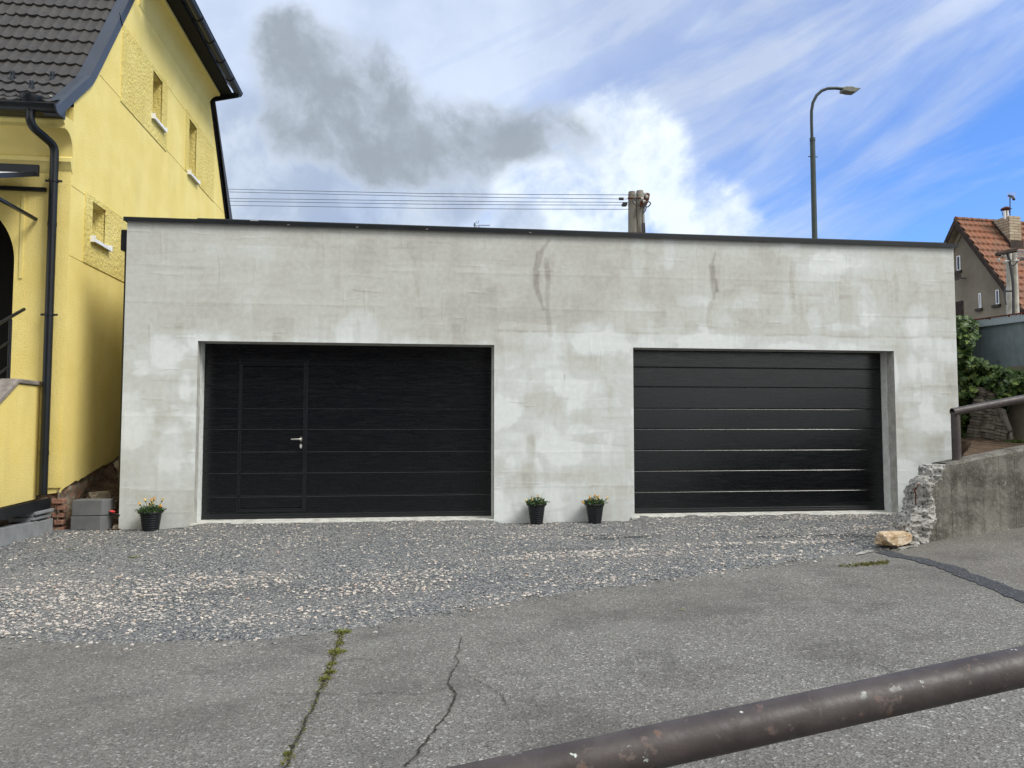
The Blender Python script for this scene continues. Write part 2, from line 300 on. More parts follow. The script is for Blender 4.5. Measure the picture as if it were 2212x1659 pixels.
# ------------------------------------------------------------------ geometry helpers
OFF = {}
def tag(o, label=None, cat=None, group=None, kind=None):
    if label: o['label'] = label
    if cat: o['category'] = cat
    if group: o['group'] = group
    if kind: o['kind'] = kind
    return o
def thing(name, label, cat, base, group=None):
    o = bpy.data.objects.new(name, None); COL.objects.link(o); o.location = Vector(base); o.empty_display_size = .1
    OFF[o.name] = np.array(base, float); return tag(o, label, cat, group)
class G:
    def __init__(s): s.v = []; s.f = []; s.mi = []
    def add(s, vs, fs, mi=0):
        k = len(s.v); s.v += [tuple(map(float, p)) for p in vs]; s.f += [tuple(i+k for i in f) for f in fs]; s.mi += [mi]*len(fs); return s
    def box(s, a, b, mi=0):
        x0, y0, z0 = [min(p, q) for p, q in zip(a, b)]; x1, y1, z1 = [max(p, q) for p, q in zip(a, b)]
        return s.add([(x0, y0, z0), (x1, y0, z0), (x1, y1, z0), (x0, y1, z0), (x0, y0, z1), (x1, y0, z1), (x1, y1, z1), (x0, y1, z1)],
                     [(0, 3, 2, 1), (4, 5, 6, 7), (0, 1, 5, 4), (1, 2, 6, 5), (2, 3, 7, 6), (3, 0, 4, 7)], mi)
    def prism(s, poly, vec, mi=0):      # polygon of 3D points swept along vec
        n = len(poly); p = [np.array(q, float) for q in poly]; v = np.array(vec, float)
        return s.add(p+[q+v for q in p], [tuple(range(n))[::-1], tuple(range(n, 2*n))]+[(i, (i+1) % n, n+(i+1) % n, n+i) for i in range(n)], mi)
    def tube(s, path, r, n=12, caps=True, mi=0):
        P = [Vector(p) for p in path]; rs = r if isinstance(r, (list, tuple)) else [r]*len(P); k = len(s.v); up = None; vs = []; fs = []
        for i, p in enumerate(P):
            t = (P[min(i+1, len(P)-1)]-P[max(i-1, 0)]).normalized()
            if up is None: up = t.orthogonal().normalized()
            up = (up-t*up.dot(t)).normalized(); sd_ = t.cross(up)
            for j in range(n):
                q = 2*math.pi*j/n; vs.append(p+(up*math.cos(q)+sd_*math.sin(q))*rs[i])
        for i in range(len(P)-1):
            for j in range(n): fs.append((i*n+j, i*n+(j+1) % n, (i+1)*n+(j+1) % n, (i+1)*n+j))
        if caps: fs += [tuple(range(n))[::-1], tuple(range((len(P)-1)*n, len(P)*n))]
        return s.add(vs, fs, mi)
    def lathe(s, c, prof, n=28, mi=0, jit=0.):
        vs = []; fs = []
        for (r, z) in prof:
            for j in range(n):
                q = 2*math.pi*j/n; vs.append((c[0]+r*math.cos(q), c[1]+r*math.sin(q), c[2]+z))
        for i in range(len(prof)-1):
            for j in range(n): fs.append((i*n+j, i*n+(j+1) % n, (i+1)*n+(j+1) % n, (i+1)*n+j))
        return s.add(vs, fs, mi)
    def rock(s, c, r, seed, squash=(1, 1, .7), rot=0., sub=3, amp=.28, mi=0):
        import bmesh
        bm = bmesh.new(); bmesh.ops.create_icosphere(bm, subdivisions=sub, radius=1.)
        cr_, sr_ = math.cos(rot), math.sin(rot); vs = []
        for v in bm.verts:
            p = v.co.normalized(); k = 1+amp*mnoise.noise(p*1.3+Vector((seed*3.1, seed, 0)))*2
            q = Vector([max(-.74, min(.74, u*k)) for u in p])
            q = q*(1+.12*mnoise.noise(p*5+Vector((seed, 0, 0)))); q = Vector((q.x*squash[0], q.y*squash[1], q.z*squash[2]))*r*1.25
            vs.append((c[0]+q.x*cr_-q.y*sr_, c[1]+q.x*sr_+q.y*cr_, c[2]+q.z))
        fs = [tuple(v.index for v in f.verts) for f in bm.faces]; bm.free(); return s.add(vs, fs, mi)
    def build(s, name, mat, parent=None, smooth=False, base=None, bevel=0., attrs=None):
        off = OFF[parent.name] if parent is not None else (np.array(base, float) if base is not None else np.zeros(3))
        me = bpy.data.meshes.new(name); va = np.array(s.v)-off
        me.from_pydata(va.tolist(), [], s.f)
        for m in (mat if isinstance(mat, list) else [mat]): me.materials.append(MT[m])
        if any(s.mi): me.polygons.foreach_set('material_index', s.mi)
        if attrs:
            for k, vals in attrs.items():
                at = me.attributes.new(k, 'FLOAT', 'POINT'); at.data.foreach_set('value', np.asarray(vals, dtype=np.float32))
        me.validate(); me.update()
        if smooth:
            for p in me.polygons: p.use_smooth = True
            if smooth != 'all':
                me.set_sharp_from_angle(angle=R(40))
        o = bpy.data.objects.new(name, me); COL.objects.link(o)
        if parent is not None: o.parent = parent
        else: o.location = off
        OFF[o.name] = off
        if bevel:
            b = o.modifiers.new('bevel', 'BEVEL'); b.width = bevel; b.segments = 2; b.limit_method = 'ANGLE'
        return o
def top(name, g, mat, label, cat, base, group=None, **k):
    o = g.build(name, mat, None, base=base, **k); return tag(o, label, cat, group)
def sm(t): t = np.clip(t, 0, 1); return t*t*(3-2*t)
# numpy value noise --------------------------------------------------
def vnoise(X, Y, seed):
    rs = np.random.RandomState(seed); T = rs.rand(257, 257)
    xi = np.floor(X).astype(int); yi = np.floor(Y).astype(int); fx = sm(X-xi); fy = sm(Y-yi); xi %= 256; yi %= 256
    return (T[xi, yi]*(1-fx)+T[xi+1, yi]*fx)*(1-fy)+(T[xi, yi+1]*(1-fx)+T[xi+1, yi+1]*fx)*fy
def fbm(X, Y, seed, o=4):
    r = 0; a = .5; t = 0
    for i in range(o): r = r+a*vnoise(X*2**i, Y*2**i, seed+i); t += a; a *= .5
    return r/t
# ------------------------------------------------------------------ ground shape
def zg(x, y):
    x = np.asarray(x, float); y = np.asarray(y, float)
    zr = np.where(x > 5.2, .045+.117*(x-5.2), .045+.050*(x-5.2)-.02*sm((5.2-x)/2.)*0)
    zr = np.where(x < -6, .045+.05*(-11.2), zr)
    zr = np.minimum(zr, 2.2)
    flat = -.055+.0*x
    wy = sm((-1.3-y)/3.2); wx = sm((x-4.2)/1.0)*sm((-2.2-y)/.6)
    k = np.maximum(wy, wx)
    return flat*(1-k)+zr*k
def onG(px, py):
    r = ray(px, py); t0 = 1.
    for i in range(4000):
        t0 += .01; p = CAM+r*t0
        if p[2] <= float(zg(p[0], p[1])): return p
    return p
# ---- road sheet
xs = np.concatenate([np.array([-600, -120, -40, -20, -12]), np.arange(-9, 14.01, .15), np.array([18, 30, 60, 150, 600])])
ys = np.concatenate([np.array([-600, -100, -40, -20]), np.arange(-14, .61, .15), np.array([5, 20, 60, 150, 600])])
XX, YY = np.meshgrid(xs, ys, indexing='ij'); ZZ = zg(XX, YY)+.008*(fbm(XX*1.1+50, YY*1.1+50, 3, 3)-.5)
ZZ = np.where(YY > .7, -.3, ZZ)
g = G(); ny = len(ys)
idx = lambda i, j: i*ny+j
g.v = list(zip(XX.ravel(), YY.ravel(), ZZ.ravel()))
BP = [(-700, 1385), (0, 1385), (300, 1390), (480, 1388), (700, 1365), (900, 1338), (1100, 1300), (1300, 1270), (1500, 1245), (1700, 1215), (1850, 1192), (1915, 1186)]
BW = [onG(*p) for p in BP[1:]]; bx = np.array([p[0] for p in BW]); by = np.array([p[1] for p in BW])
bx = np.concatenate([[-12.], bx, [5.3, 5.6, 8.2]]); by = np.concatenate([[by[0]+.1], by, [-2.75, -2.6, -.2]])
# ramp lies right of the tar seam
SEAM = [onG(*p) for p in [(1905, 1193), (1960, 1206), (2040, 1224), (2110, 1252), (2160, 1272), (2230, 1300), (2400, 1360), (2800, 1500)]]
sx = np.array([p[0] for p in SEAM]); sy = np.array([p[1] for p in SEAM])
for i in range(len(xs)-1):
    for j in range(ny-1):
        cx_, cy_ = (xs[i]+xs[i+1])/2, (ys[j]+ys[j+1])/2
        m = 1 if (cx_ > sx[0] and cy_ > np.interp(cx_, sx, sy)) else 0
        g.f.append((idx(i, j), idx(i+1, j), idx(i+1, j+1), idx(i, j+1))); g.mi.append(m)
def strip(g, pts, wid, lift, mi, jit=.25, step=.04, seed=1):
    P = [np.array(p[:2]) for p in pts]; out = [P[0]]
    for a_, b_ in zip(P[:-1], P[1:]):
        n = max(1, int(np.linalg.norm(b_-a_)/step)); out += [a_+(b_-a_)*(k+1)/n for k in range(n)]
    rs = np.random.RandomState(seed); vs = []; W_ = wid if callable(wid) else (lambda t: wid); wob = np.zeros(2); n = len(out)
    for i, p in enumerate(out):
        d = out[min(i+1, n-1)]-out[max(i-1, 0)]; d /= np.linalg.norm(d)+1e-9; nn = np.array([-d[1], d[0]])
        wob = wob*.72+rs.randn(2)*(W_(i/n)*jit+(.004 if mi == 3 else 0)); ww = W_(i/n)/2
        for s_ in (-1, 1):
            q = p+nn*(s_*ww*(1+rs.randn()*jit))+wob*.5; vs.append((q[0], q[1], float(zg(q[0], q[1]))+lift))
    g.add(vs, [(2*i, 2*i+1, 2*i+3, 2*i+2) for i in range(n-1)], mi)
strip(g, SEAM, .17, .006, 2, .13, .06, 4)
CR1 = [onG(*p) for p in [(738, 1372), (733, 1395), (722, 1425), (706, 1462), (690, 1500), (672, 1540), (655, 1570), (640, 1600), (625, 1640), (612, 1665)]]
CR2 = [onG(*p) for p in [(995, 1378), (996, 1400), (986, 1418), (990, 1435), (975, 1460), (968, 1482), (985, 1504), (975, 1530), (945, 1572), (915, 1610), (880, 1660)]]
strip(g, CR1, .011, .009, 3, .45, .02, 2); strip(g, CR2, lambda t: .004+.008*t, .009, 3, .45, .02, 3)
for pts in ([(550, 1495), (620, 1503), (690, 1500), (760, 1506), (830, 1500), (915, 1502), (968, 1490)], [(700, 1440), (770, 1425), (830, 1432)], [(1010, 1462), (1080, 1500), (1100, 1540)],
            [(1840, 1425), (1900, 1440), (1960, 1470)]):
    strip(g, [onG(*p) for p in pts], .004, .009, 3, .5, .02, 5)
o = g.build('road', ['asphalt', 'asphalt_ramp', 'tar_seam', 'crack_fill'], None, smooth='all'); tag(o, kind='structure')
# ---- gravel forecourt
gx = np.arange(-12, 8.3, .05); nv = 110
YB = np.interp(gx, bx, by)+(fbm(gx*3, gx*0+1.5, 8, 5)-.5)*.30
def gz(x, y):
    mound = .055*sm((x+3.0)/.25)*sm((1.25-x)/.25)+.055*sm((x-2.95)/.25)*sm((7.3-x)/.3)
    m = mound*sm((y+1.6)/1.3)
    return zg(x, y)+.012+m+.02*(fbm(x*2+30, y*2+30, 21, 3)-.5)+.012*(fbm(x*9+30, y*9+30, 22, 2)-.5)
g = G(); vt = np.linspace(0, 1, nv)
GX = np.repeat(gx[:, None], nv, 1); GY = YB[:, None]+(.36-YB[:, None])*vt[None]
GZ = gz(GX, GY); edge = sm((GY-YB[:, None])/.10); GZ = zg(GX, GY)-.004+(GZ-zg(GX, GY)+.004)*edge
g.v = list(zip(GX.ravel(), GY.ravel(), GZ.ravel()))
g.f = [(i*nv+j, (i+1)*nv+j, (i+1)*nv+j+1, i*nv+j+1) for i in range(len(gx)-1) for j in range(nv-1)]; g.mi = [0]*len(g.f)
wet = np.zeros_like(GX)
for (px, py, rx, ry, k_) in [(1350, 1163, .5, .12, 1), (1290, 1158, .4, .08, .8), (1750, 1160, .9, .11, 1), (1890, 1160, .7, .11, 1), (1200, 1190, .6, .12, .35), (1560, 1185, .5, .1, .4), (500, 1280, 1.0, .25, .25), (820, 1270, 1.1, .25, .3)]:
    p = onG(px, py); d_ = ((GX-p[0])/rx)**2+((GY-p[1])/ry)**2+(fbm(GX*6, GY*6, 31)-.5)*1.6; wet = np.maximum(wet, k_*sm(1.3-d_))
o = g.build('gravel', 'gravel', None, smooth='all', attrs={'wet': wet.ravel()}); tag(o, 'grey crushed gravel bed before the garage', None, None, 'structure')
# loose stones on it: dark chips everywhere, pale ones in raked patches
def stones(name, mat, n, dens, smin, smax, seed, label, ylim=None):
    rs = np.random.RandomState(seed); V = []; Fc = []; cnt = 0
    base = np.array([(1, 0, 0), (-1, 0, 0), (0, 1, 0), (0, -1, 0), (0, 0, 1), (0, 0, -1), (.6, .6, .6), (-.6, .6, .5), (.6, -.6, .5), (-.6, -.6, .6)])
    of = [(4, 6, 7), (4, 7, 9), (4, 9, 8), (4, 8, 6), (0, 2, 6), (2, 7, 6), (2, 1, 7), (1, 9, 7), (1, 3, 9), (3, 8, 9), (3, 0, 8), (0, 6, 8), (0, 5, 2), (2, 5, 1), (1, 5, 3), (3, 5, 0)]
    while cnt < n:
        x = rs.uniform(-7.5, 7.6, 4000); yb = np.interp(x, bx, by); y = yb+(.0-yb)*rs.rand(4000)-.02; far_ = rs.rand(4000) < .03; y = np.where(far_, yb-np.abs(rs.randn(4000))*.10, y)
        keep = rs.rand(4000) < dens(x, y, yb); keep &= (np.abs(y-yb) > .0)
        for X_, Y_ in zip(x[keep], y[keep]):
            if cnt >= n: break
            s_ = smin+(smax-smin)*rs.rand()**2; q = base*(1+rs.uniform(-.28, .28, base.shape))*np.array([s_*rs.uniform(.8, 1.4), s_*rs.uniform(.7, 1.1), s_*.6])
            an = rs.rand()*6.28; c_, s2 = math.cos(an), math.sin(an); q = np.stack([q[:, 0]*c_-q[:, 1]*s2, q[:, 0]*s2+q[:, 1]*c_, q[:, 2]], 1)
            V.append((X_, Y_, cnt)); Fc.append(q); cnt += 1
    P = np.array([(v[0], v[1]) for v in V]); yb = np.interp(P[:, 0], bx, by); e = sm((P[:, 1]-yb)/.1)
    z0 = zg(P[:, 0], P[:, 1])-.0; z = z0+(gz(P[:, 0], P[:, 1])-z0)*e+.002
    VV = np.concatenate([q+np.array([p[0], p[1], zz_]) for q, p, zz_ in zip(Fc, P, z)])
    g = G(); g.v = VV.tolist(); g.f = [tuple(i+k*10 for i in f) for k in range(cnt) for f in of]; g.mi = [0]*len(g.f)
    o = g.build(name, mat, None); tag(o, label, 'gravel', None, 'stuff'); return o
PATCH = [(120, 1300, 1.5, .5, 1), (60, 1340, 1.2, .4, 1), (450, 1262, .9, .35, .9), (380, 1320, .7, .3, .7), (560, 1340, .7, .2, .7), (880, 1245, .55, .2, 1), (800, 1275, .8, .3, .8), (760, 1320, .5, .25, .6), (1190, 1205, .8, .12, 1), (1260, 1195, .8, .12, 1), (600, 1130, .9, .1, .9), (450, 1140, .8, .08, .5), (1000, 1150, .6, .08, .4), (1500, 1180, .8, .12, .7), (1700, 1175, .8, .12, .8), (1300, 1255, .7, .12, .5), (1130, 1290, .4, .1, .5), (1660, 1205, .5, .1, .7), (1400, 1200, 1.2, .2, .4)]
PW = [(onG(px, py), rx, ry, k_) for px, py, rx, ry, k_ in PATCH]
def dpale(x, y, yb):
    d = .10+.25*(fbm(x*1.5+9, y*2.5+9, 41)-.40)*2
    for p, rx, ry, k_ in PW: d = np.maximum(d, k_*sm(1.25-(((x-p[0])/rx)**2+((y-p[1])/ry)**2)*.8+(fbm(x*4, y*4, 42)-.5)*.8))
    return d*np.where(y-yb < .05, .5, 1)
stones('pale_pebbles', 'pebble', 16000, dpale, .006, .020, 5, 'pale pink and cream stones scattered over the grey gravel')
stones('gravel_chips', 'chips', 22000, lambda x, y, yb: .5+0*x, .005, .014, 6, 'small blue grey gravel chips spread before the garage doors')
# ---- dirt bank and terrace behind the retaining wall
def tz(x, y): return .90+.12*sm((x-5.8)/3)+.09*sm((y+1)/2.)+.05*(fbm(x*4+9, y*4+9, 51, 4)-.5)
g = G(); A = np.array([5.85, -2.86]); B = np.array([8.3, .0]); nu, nv2 = 90, 70
rows = []
for i in range(nu):
    u = i/(nu-1); 
    e = A+(B-A)*min(1, u/.35) if u < .35 else np.array([8.3, (u-.35)/.65*14.])
    for j in range(nv2+1):
        if j == 0: rows.append((e[0]-.18, e[1]+.12, -.1)); continue
        t = ((j-1)/(nv2-1))**1.6; x = e[0]+(24-e[0])*t; y = e[1] if u >= .35 else e[1]
        rows.append((x, y, float(tz(x, y))))
g.v = rows; nn_ = nv2+1
g.f = [(i*nn_+j, (i+1)*nn_+j, (i+1)*nn_+j+1, i*nn_+j+1) for i in range(nu-1) for j in range(nn_-1)]; g.mi = [0]*len(g.f)
tag(g.build('dirt_terrace', 'soil', None, smooth='all'), kind='structure')
# ---- soil heap in the gap between house and garage
g = G(); ux = np.arange(-4.56, -3.72, .03); uy = np.arange(-.06, 5.5, .03); SX, SY = np.meshgrid(ux, uy, indexing='ij')
def sz(x, y): return -.06+.78*sm((y+.02)/2.3)+.16*np.clip((-3.9-x)/.6, 0, 1)*sm(y/.4)+.13*(fbm(x*5+3, y*5+3, 61, 5)-.5)
SZ = sz(SX, SY); m_ = len(uy); g.v = list(zip(SX.ravel(), SY.ravel(), SZ.ravel()))
g.f = [(i*m_+j, (i+1)*m_+j, (i+1)*m_+j+1, i*m_+j+1) for i in range(len(ux)-1) for j in range(m_-1)]; g.mi = [0]*len(g.f)
tag(g.build('soil_heap', 'soil', None, smooth='all'), kind='structure')
rk = [(-4.15, 1.55, .20, 'rock_pale', 'large pale rock at the top of the soil heap beside the garage'), (-4.33, .75, .11, 'rock_pale', 'pale squarish rock halfway up the soil heap'), (-4.12, .70, .08, 'rock', 'brown rock halfway up the soil heap, nearer the garage'),
      (-4.10, .38, .07, 'brick', 'reddish stone on the soil just behind the stacked blocks'), (-3.98, .55, .07, 'rock', 'flat brown stone on the soil above the stacked blocks'), (-3.86, 1.2, .07, 'rock', 'small brown stone against the garage side high in the soil'), (-3.84, .12, .05, 'rock_pale', 'small stone at the foot of the garage corner behind the red handle')]
for i, (x, y, r, m, lb) in enumerate(rk):
    top('rock', G().rock((x, y, float(sz(x, y))+r*.35), r, 3+i*1.7, (1.25, .9, .75), i*.8), m, lb, 'rock', (x, y, float(sz(x, y))), 'stones on the soil between the houses')
g = G(); g2 = None
t = thing('hand_tool', 'red and black handled tool lying on the soil beside the garage corner', 'tool', (-3.9, .05, .1))
p0, p1 = onY(236, 1104, .02), onY(248, 1106, .06); p2 = onY(262, 1107, .10)
G().tube([p0, (p0+p1)/2, p1], [.010, .019, .016], 10).build('red_handle', 'red_plastic', t, smooth=True)
G().tube([p1, p2], [.013, .009], 8).build('shaft', 'deep_black', t, smooth=True)
G().tube([onY(236, 1106, .0), onY(248, 1112, .0), onY(259, 1113, .0)], .009, 8).build('black_handle', 'deep_black', t, smooth=True)
# ------------------------------------------------------------------ garage
X0, X1, ZT = -3.78, 8.10, 4.03
O1 = (-2.85, 1.10, .0, 2.42); O2 = (3.085, 7.08, .0, 2.41)
gar = thing('double_garage', 'long flat roofed garage in patchy unpainted grey skim coat with two black doors', 'garage', (2.2, 0, 0))
st_ = .016
def seg(a_, b_): return list(np.linspace(a_, b_, max(2, int(round((b_-a_)/st_))+1)))
fx = seg(X0, O1[0])+seg(O1[0], O1[1])[1:]+seg(O1[1], O2[0])[1:]+seg(O2[0], O2[1])[1:]+seg(O2[1], X1)[1:]
fz = seg(-.03, 2.41)+[2.42]+seg(2.42, ZT)[1:]
fx = np.array(fx); fz = np.array(fz); nx, nz = len(fx), len(fz)
FX, FZ = np.meshgrid(fx, fz, indexing='ij')
rs = np.random.RandomState(77)
tone = .55+(fbm(FX*.8+5, FZ*.8+5, 101, 5)-.5)*.42+(fbm(FX*3, FZ*1.3, 103, 4)-.5)*.18
relief = np.zeros_like(tone)
# brighter, limier coat low down and around the openings; greyer high on the left
lowm = sm((2.75-FZ)/.5); tone += .13*lowm
tone += .10*sm((FX-4.5)/2.)*(fbm(FX*1.2, FZ*1.2, 104, 3)-.25)
tone -= .05*(1-lowm)*sm((4.5-FX)/2)
def stroke(cx_, cz_, w_, h_, ang, d, feather=.35, rel=0.):
    ca, sa = math.cos(ang), math.sin(ang); ext = .5*(w_+h_)+.05
    i0, i1 = np.searchsorted(fx, [cx_-ext, cx_+ext]); j0, j1 = np.searchsorted(fz, [cz_-ext, cz_+ext])
    if i1-i0 < 2 or j1-j0 < 2: return
    x = FX[i0:i1, j0:j1]-cx_; z = FZ[i0:i1, j0:j1]-cz_; u = (x*ca+z*sa)/(w_/2); v = (-x*sa+z*ca)/(h_/2)
    u = u+(fbm(FX[i0:i1, j0:j1]*6, FZ[i0:i1, j0:j1]*6, int(rs.randint(200, 230)), 2)-.5)*.35
    inside = sm((1-np.abs(u))/.06)*sm((1-np.abs(v))/.10)
    grad = (1-feather)+feather*np.clip((v+1)/2, 0, 1)
    tone[i0:i1, j0:j1] += d*inside*grad
    if rel: relief[i0:i1, j0:j1] += rel*inside*np.clip((v+1)/2, 0, 1)
for k in range(1700):
    cx_ = rs.uniform(X0, X1); cz_ = rs.uniform(0, ZT); hi = cz_ > 2.6
    if rs.rand() < .45: w_, h_ = rs.uniform(.25, 1.1), rs.uniform(.06, .5)
    else: w_, h_ = rs.uniform(.06, .30), rs.uniform(.25, .9)
    amp = .030 if (hi and cx_ < 4) else .060
    stroke(cx_, cz_, w_, h_, rs.randn()*.05, rs.randn()*amp, rs.uniform(.2, 1), rs.randn()*.12)
for k in range(150):      # thin trowel ridges and arrises
    cx_ = rs.uniform(X0, X1); cz_ = rs.uniform(0, ZT)
    if rs.rand() < .55: w_, h_ = rs.uniform(.1, .6), .019
    else: w_, h_ = .019, rs.uniform(.1, .55)
    stroke(cx_, cz_, w_, h_, rs.randn()*.06, -abs(rs.randn())*(.09 if cz_ > 2.6 else .13), 0, .6)
    if rs.rand() < .4: stroke(cx_+.015, cz_+.018, w_, h_, 0, .07, 0, 0)
for k in range(190):       # white lime bloom, fuzzy
    cx_ = rs.uniform(X0, X1); cz_ = rs.uniform(0, 2.9) if rs.rand() < .75 else rs.uniform(0, ZT)
    if cz_ > 2.6 and cx_ < 3: continue
    rx, rz = rs.uniform(.08, .4), rs.uniform(.05, .35); d_ = ((FX-cx_)/rx)**2+((FZ-cz_)/rz)**2+(fbm(FX*5, FZ*5, 240+k % 9, 3)-.5)*1.4
    tone += .20*sm((1.1-d_)/.7)
for k in range(60):       # damp darker patches
    cx_ = rs.uniform(X0, X1); cz_ = rs.uniform(0, ZT); rx, rz = rs.uniform(.05, .3), rs.uniform(.06, .4); d_ = ((FX-cx_)/rx)**2+((FZ-cz_)/rz)**2+(fbm(FX*7, FZ*7, 260+k % 9, 3)-.5)*1.6
    tone -= (.07 if cx_ < 3 else .10)*sm((1.1-d_)/.6)
# board joints
for zz_ in (3.42, 2.93, 1.9, 1.42, .93, .45):
    jz = zz_+.015*(fbm(FX*.7, FX*0, 290, 2)-.5); br = sm((fbm(FX*1.3, FX*0+zz_*3, 291, 2)-.42)/.1)
    tone += br*(-.08*np.exp(-((FZ-jz)/.014)**2)+.05*np.exp(-((FZ-jz-.04)/.03)**2)); relief += br*.3*np.exp(-((FZ-jz)/.016)**2)
for k, xx_ in enumerate(np.arange(X0+.6, X1, .99)):
    for (za, zb) in ((0, .93), (.93, 1.9), (1.9, 2.93), (2.93, ZT)):
        xo = xx_+rs.uniform(-.25, .25); mk = sm((FZ-za)/.05)*sm((zb-FZ)/.05)*rs.uniform(.2, 1)
        tone += mk*(-.07*np.exp(-((FX-xo-.02*(FZ-za))/.012)**2)+.06*np.exp(-((FX-xo-.04)/.03)**2))
# ragged band where the reveal coat laps over the wall above the doors
lap = 2.52+.05*(fbm(FX*2.2, FX*0+2, 295, 4)-.5)+.10*sm((FX-1.0)/.1); lm = sm((FX-1.1)/.1)
tone += lm*(.20*sm((lap-FZ)/.02)*sm((FZ-2.3)/.2)-.22*np.exp(-((FZ-lap)/.018)**2)*sm((fbm(FX*5, FX*0, 296, 3)-.4)/.1))
for O in (O1, O2):
    dx_ = np.maximum(O[0]-FX, FX-O[1]); dd = np.maximum(dx_, FZ-O[3]); tone += .12*np.exp(-np.clip(dd, 0, 9)/.05)*(fbm(FX*3, FZ*3, 298, 3)+.3)
tone += .10*np.exp(-(X1-FX)/.10)+.04*np.exp(-(FX-X0)/.06)
# crescent drips below the roof edge
def drip(pts, wid, d, soft=.5):
    P = [onY(*p) for p in pts]; best = np.full(FX.shape, 9.)
    for (p, q, w0) in zip(P[:-1], P[1:], wid):
        ax, az, bx2, bz = p[0], p[2], q[0], q[2]; L2 = (bx2-ax)**2+(bz-az)**2; t_ = np.clip(((FX-ax)*(bx2-ax)+(FZ-az)*(bz-az))/L2, 0, 1)
        best = np.minimum(best, np.hypot(FX-ax-t_*(bx2-ax), FZ-az-t_*(bz-az))/w0)
    best = best+(fbm(FX*7, FZ*4, 301, 3)-.5)*.9; global tone; tone = tone-1.1*d*sm((.78-best)/(soft*.6))
drip([(1185, 520), (1166, 548), (1157, 585), (1158, 620), (1168, 650), (1174, 668)], [.04, .07, .08, .06, .04], .26)
drip([(1205, 528), (1192, 555), (1183, 600)], [.03, .08, .08], .10)
drip([(1180, 560), (1184, 610), (1182, 660), (1186, 700), (1190, 724)], [.05, .06, .07, .06], .20)
drip([(1545, 545), (1538, 575), (1540, 600), (1543, 625), (1542, 645)], [.03, .07, .07, .04], .26)
drip([(1548, 605), (1550, 630)], [.03], .2)
drip([(1535, 655), (1530, 680), (1534, 705)], [.05, .06], .22)
drip([(1710, 560), (1708, 600), (1712, 640)], [.03, .05], .12); drip([(1730, 640), (1733, 690)], [.05], .12)
drip([(885, 530), (893, 560), (900, 600), (905, 640), (912, 690)], [.07, .06, .03, .02], .10)
drip([(1935, 600), (1937, 650)], [.06], .14); drip([(1960, 560), (1975, 620), (1960, 690)], [.12, .14], .08)
tone = np.clip(tone, 0, 1); relief = np.clip(relief, -1.5, 1.5)
g = G(); jy = -.006*relief*.4+.006*(fbm(FX*1.5+9, FZ*1.5+9, 310, 3)-.5)
zl = np.where(FZ < -.02, -.045+.03*(vnoise(FX*3, FX*0, 311)-.5)+.035*sm((FX+3.2)/.3)*sm((-2.5-FX)/.1)*0, FZ)
g.v = list(zip(FX.ravel(), jy.ravel(), zl.ravel())); cxm = (fx[:-1]+fx[1:])/2; czm = (fz[:-1]+fz[1:])/2
for i in range(nx-1):
    for j in range(nz-1):
        x, z = cxm[i], czm[j]
        if (O1[0] < x < O1[1] and z < O1[3]) or (O2[0] < x < O2[1] and z < O2[3]): continue
        g.f.append((i*nz+j, (i+1)*nz+j, (i+1)*nz+j+1, i*nz+j+1)); g.mi.append(0)
g.build('front_wall', 'skim', gar, smooth='all', attrs={'tone': tone.ravel(), 'relief': relief.ravel()})
g = G(); ZR = 3.97
g.add([(X0, .004, -.3), (X0, 6, -.3), (X0, 6, ZR), (X0, .004, ZT-.004)], [(0, 3, 2, 1)]); g.add([(X1, .004, -.3), (X1, 6, -.3), (X1, 6, ZR), (X1, .004, ZT-.004)], [(0, 1, 2, 3)])
g.add([(X0, 6, -.3), (X1, 6, -.3), (X1, 6, ZR), (X0, 6, ZR)], [(0, 3, 2, 1)])
g.build('side_wall', 'cement', gar)
G().box((X0+.01, .3, 3.85), (X1-.01, 5.99, 3.965)).build('roof', 'roof_sheet', gar)
for (xa, xb_) in ((X0+.005, O1[0]-.02), (O1[1]+.02, O2[0]-.02), (O2[1]+.02, X1-.02)): G().box((xa, .06, -.35), (xb_, .25, -.03)).build('footing', 'deep_black', gar)
# reveals: two coats, the outer one darker and ragged
for (a0, a1, z0, z1) in (O1, O2):
    n = 60; zs_ = np.linspace(-.03, z1, n)
    for sx_, xx_ in ((1, a0), (-1, a1)):
        big = (sx_ < 0 and a0 > 2); ysp = .17+.03*(fbm(zs_*3, zs_*0+sx_, 321, 4)-.5)*2
        if not big: ysp = ysp*.75
        g = G(); vs = []
        for z, y in zip(zs_, ysp): vs += [(xx_, .0, z), (xx_, y, z), (xx_+sx_*.006, y, z), (xx_+sx_*.006, .34, z)]
        fs = []; mi = []
        for i in range(n-1):
            k_ = 4*i
            for q, m_i in ((0, 0), (1, 0), (2, 1)):
                f_ = (k_+q, k_+q+1, k_+q+5, k_+q+4); g.f.append(f_ if sx_ > 0 else f_[::-1]); g.mi.append(m_i)
        g.v = [tuple(map(float, v)) for v in vs]
        g.build('door_reveal', ['sill_concrete', 'white_plaster'], gar)
    G().add([(a0, 0, z1), (a1, 0, z1), (a1, .34, z1), (a0, .34, z1)], [(0, 1, 2, 3)]).build('lintel', 'sill_concrete', gar)
    nsx = 120; xs_ = np.linspace(a0-.05, a1+.005, nsx); g = G(); vs = []
    for i, x in enumerate(xs_): e = .012*random.random(); vs += [(x, -.035-e, -.03), (x, -.03-e, .012), (x, .36, .028)]
    g.v = vs; g.f = [(3*i+q, 3*i+3+q, 3*i+4+q, 3*i+1+q) for i in range(nsx-1) for q in (0, 1)]; g.mi = [0]*len(g.f); g.build('threshold', 'threshold', gar)
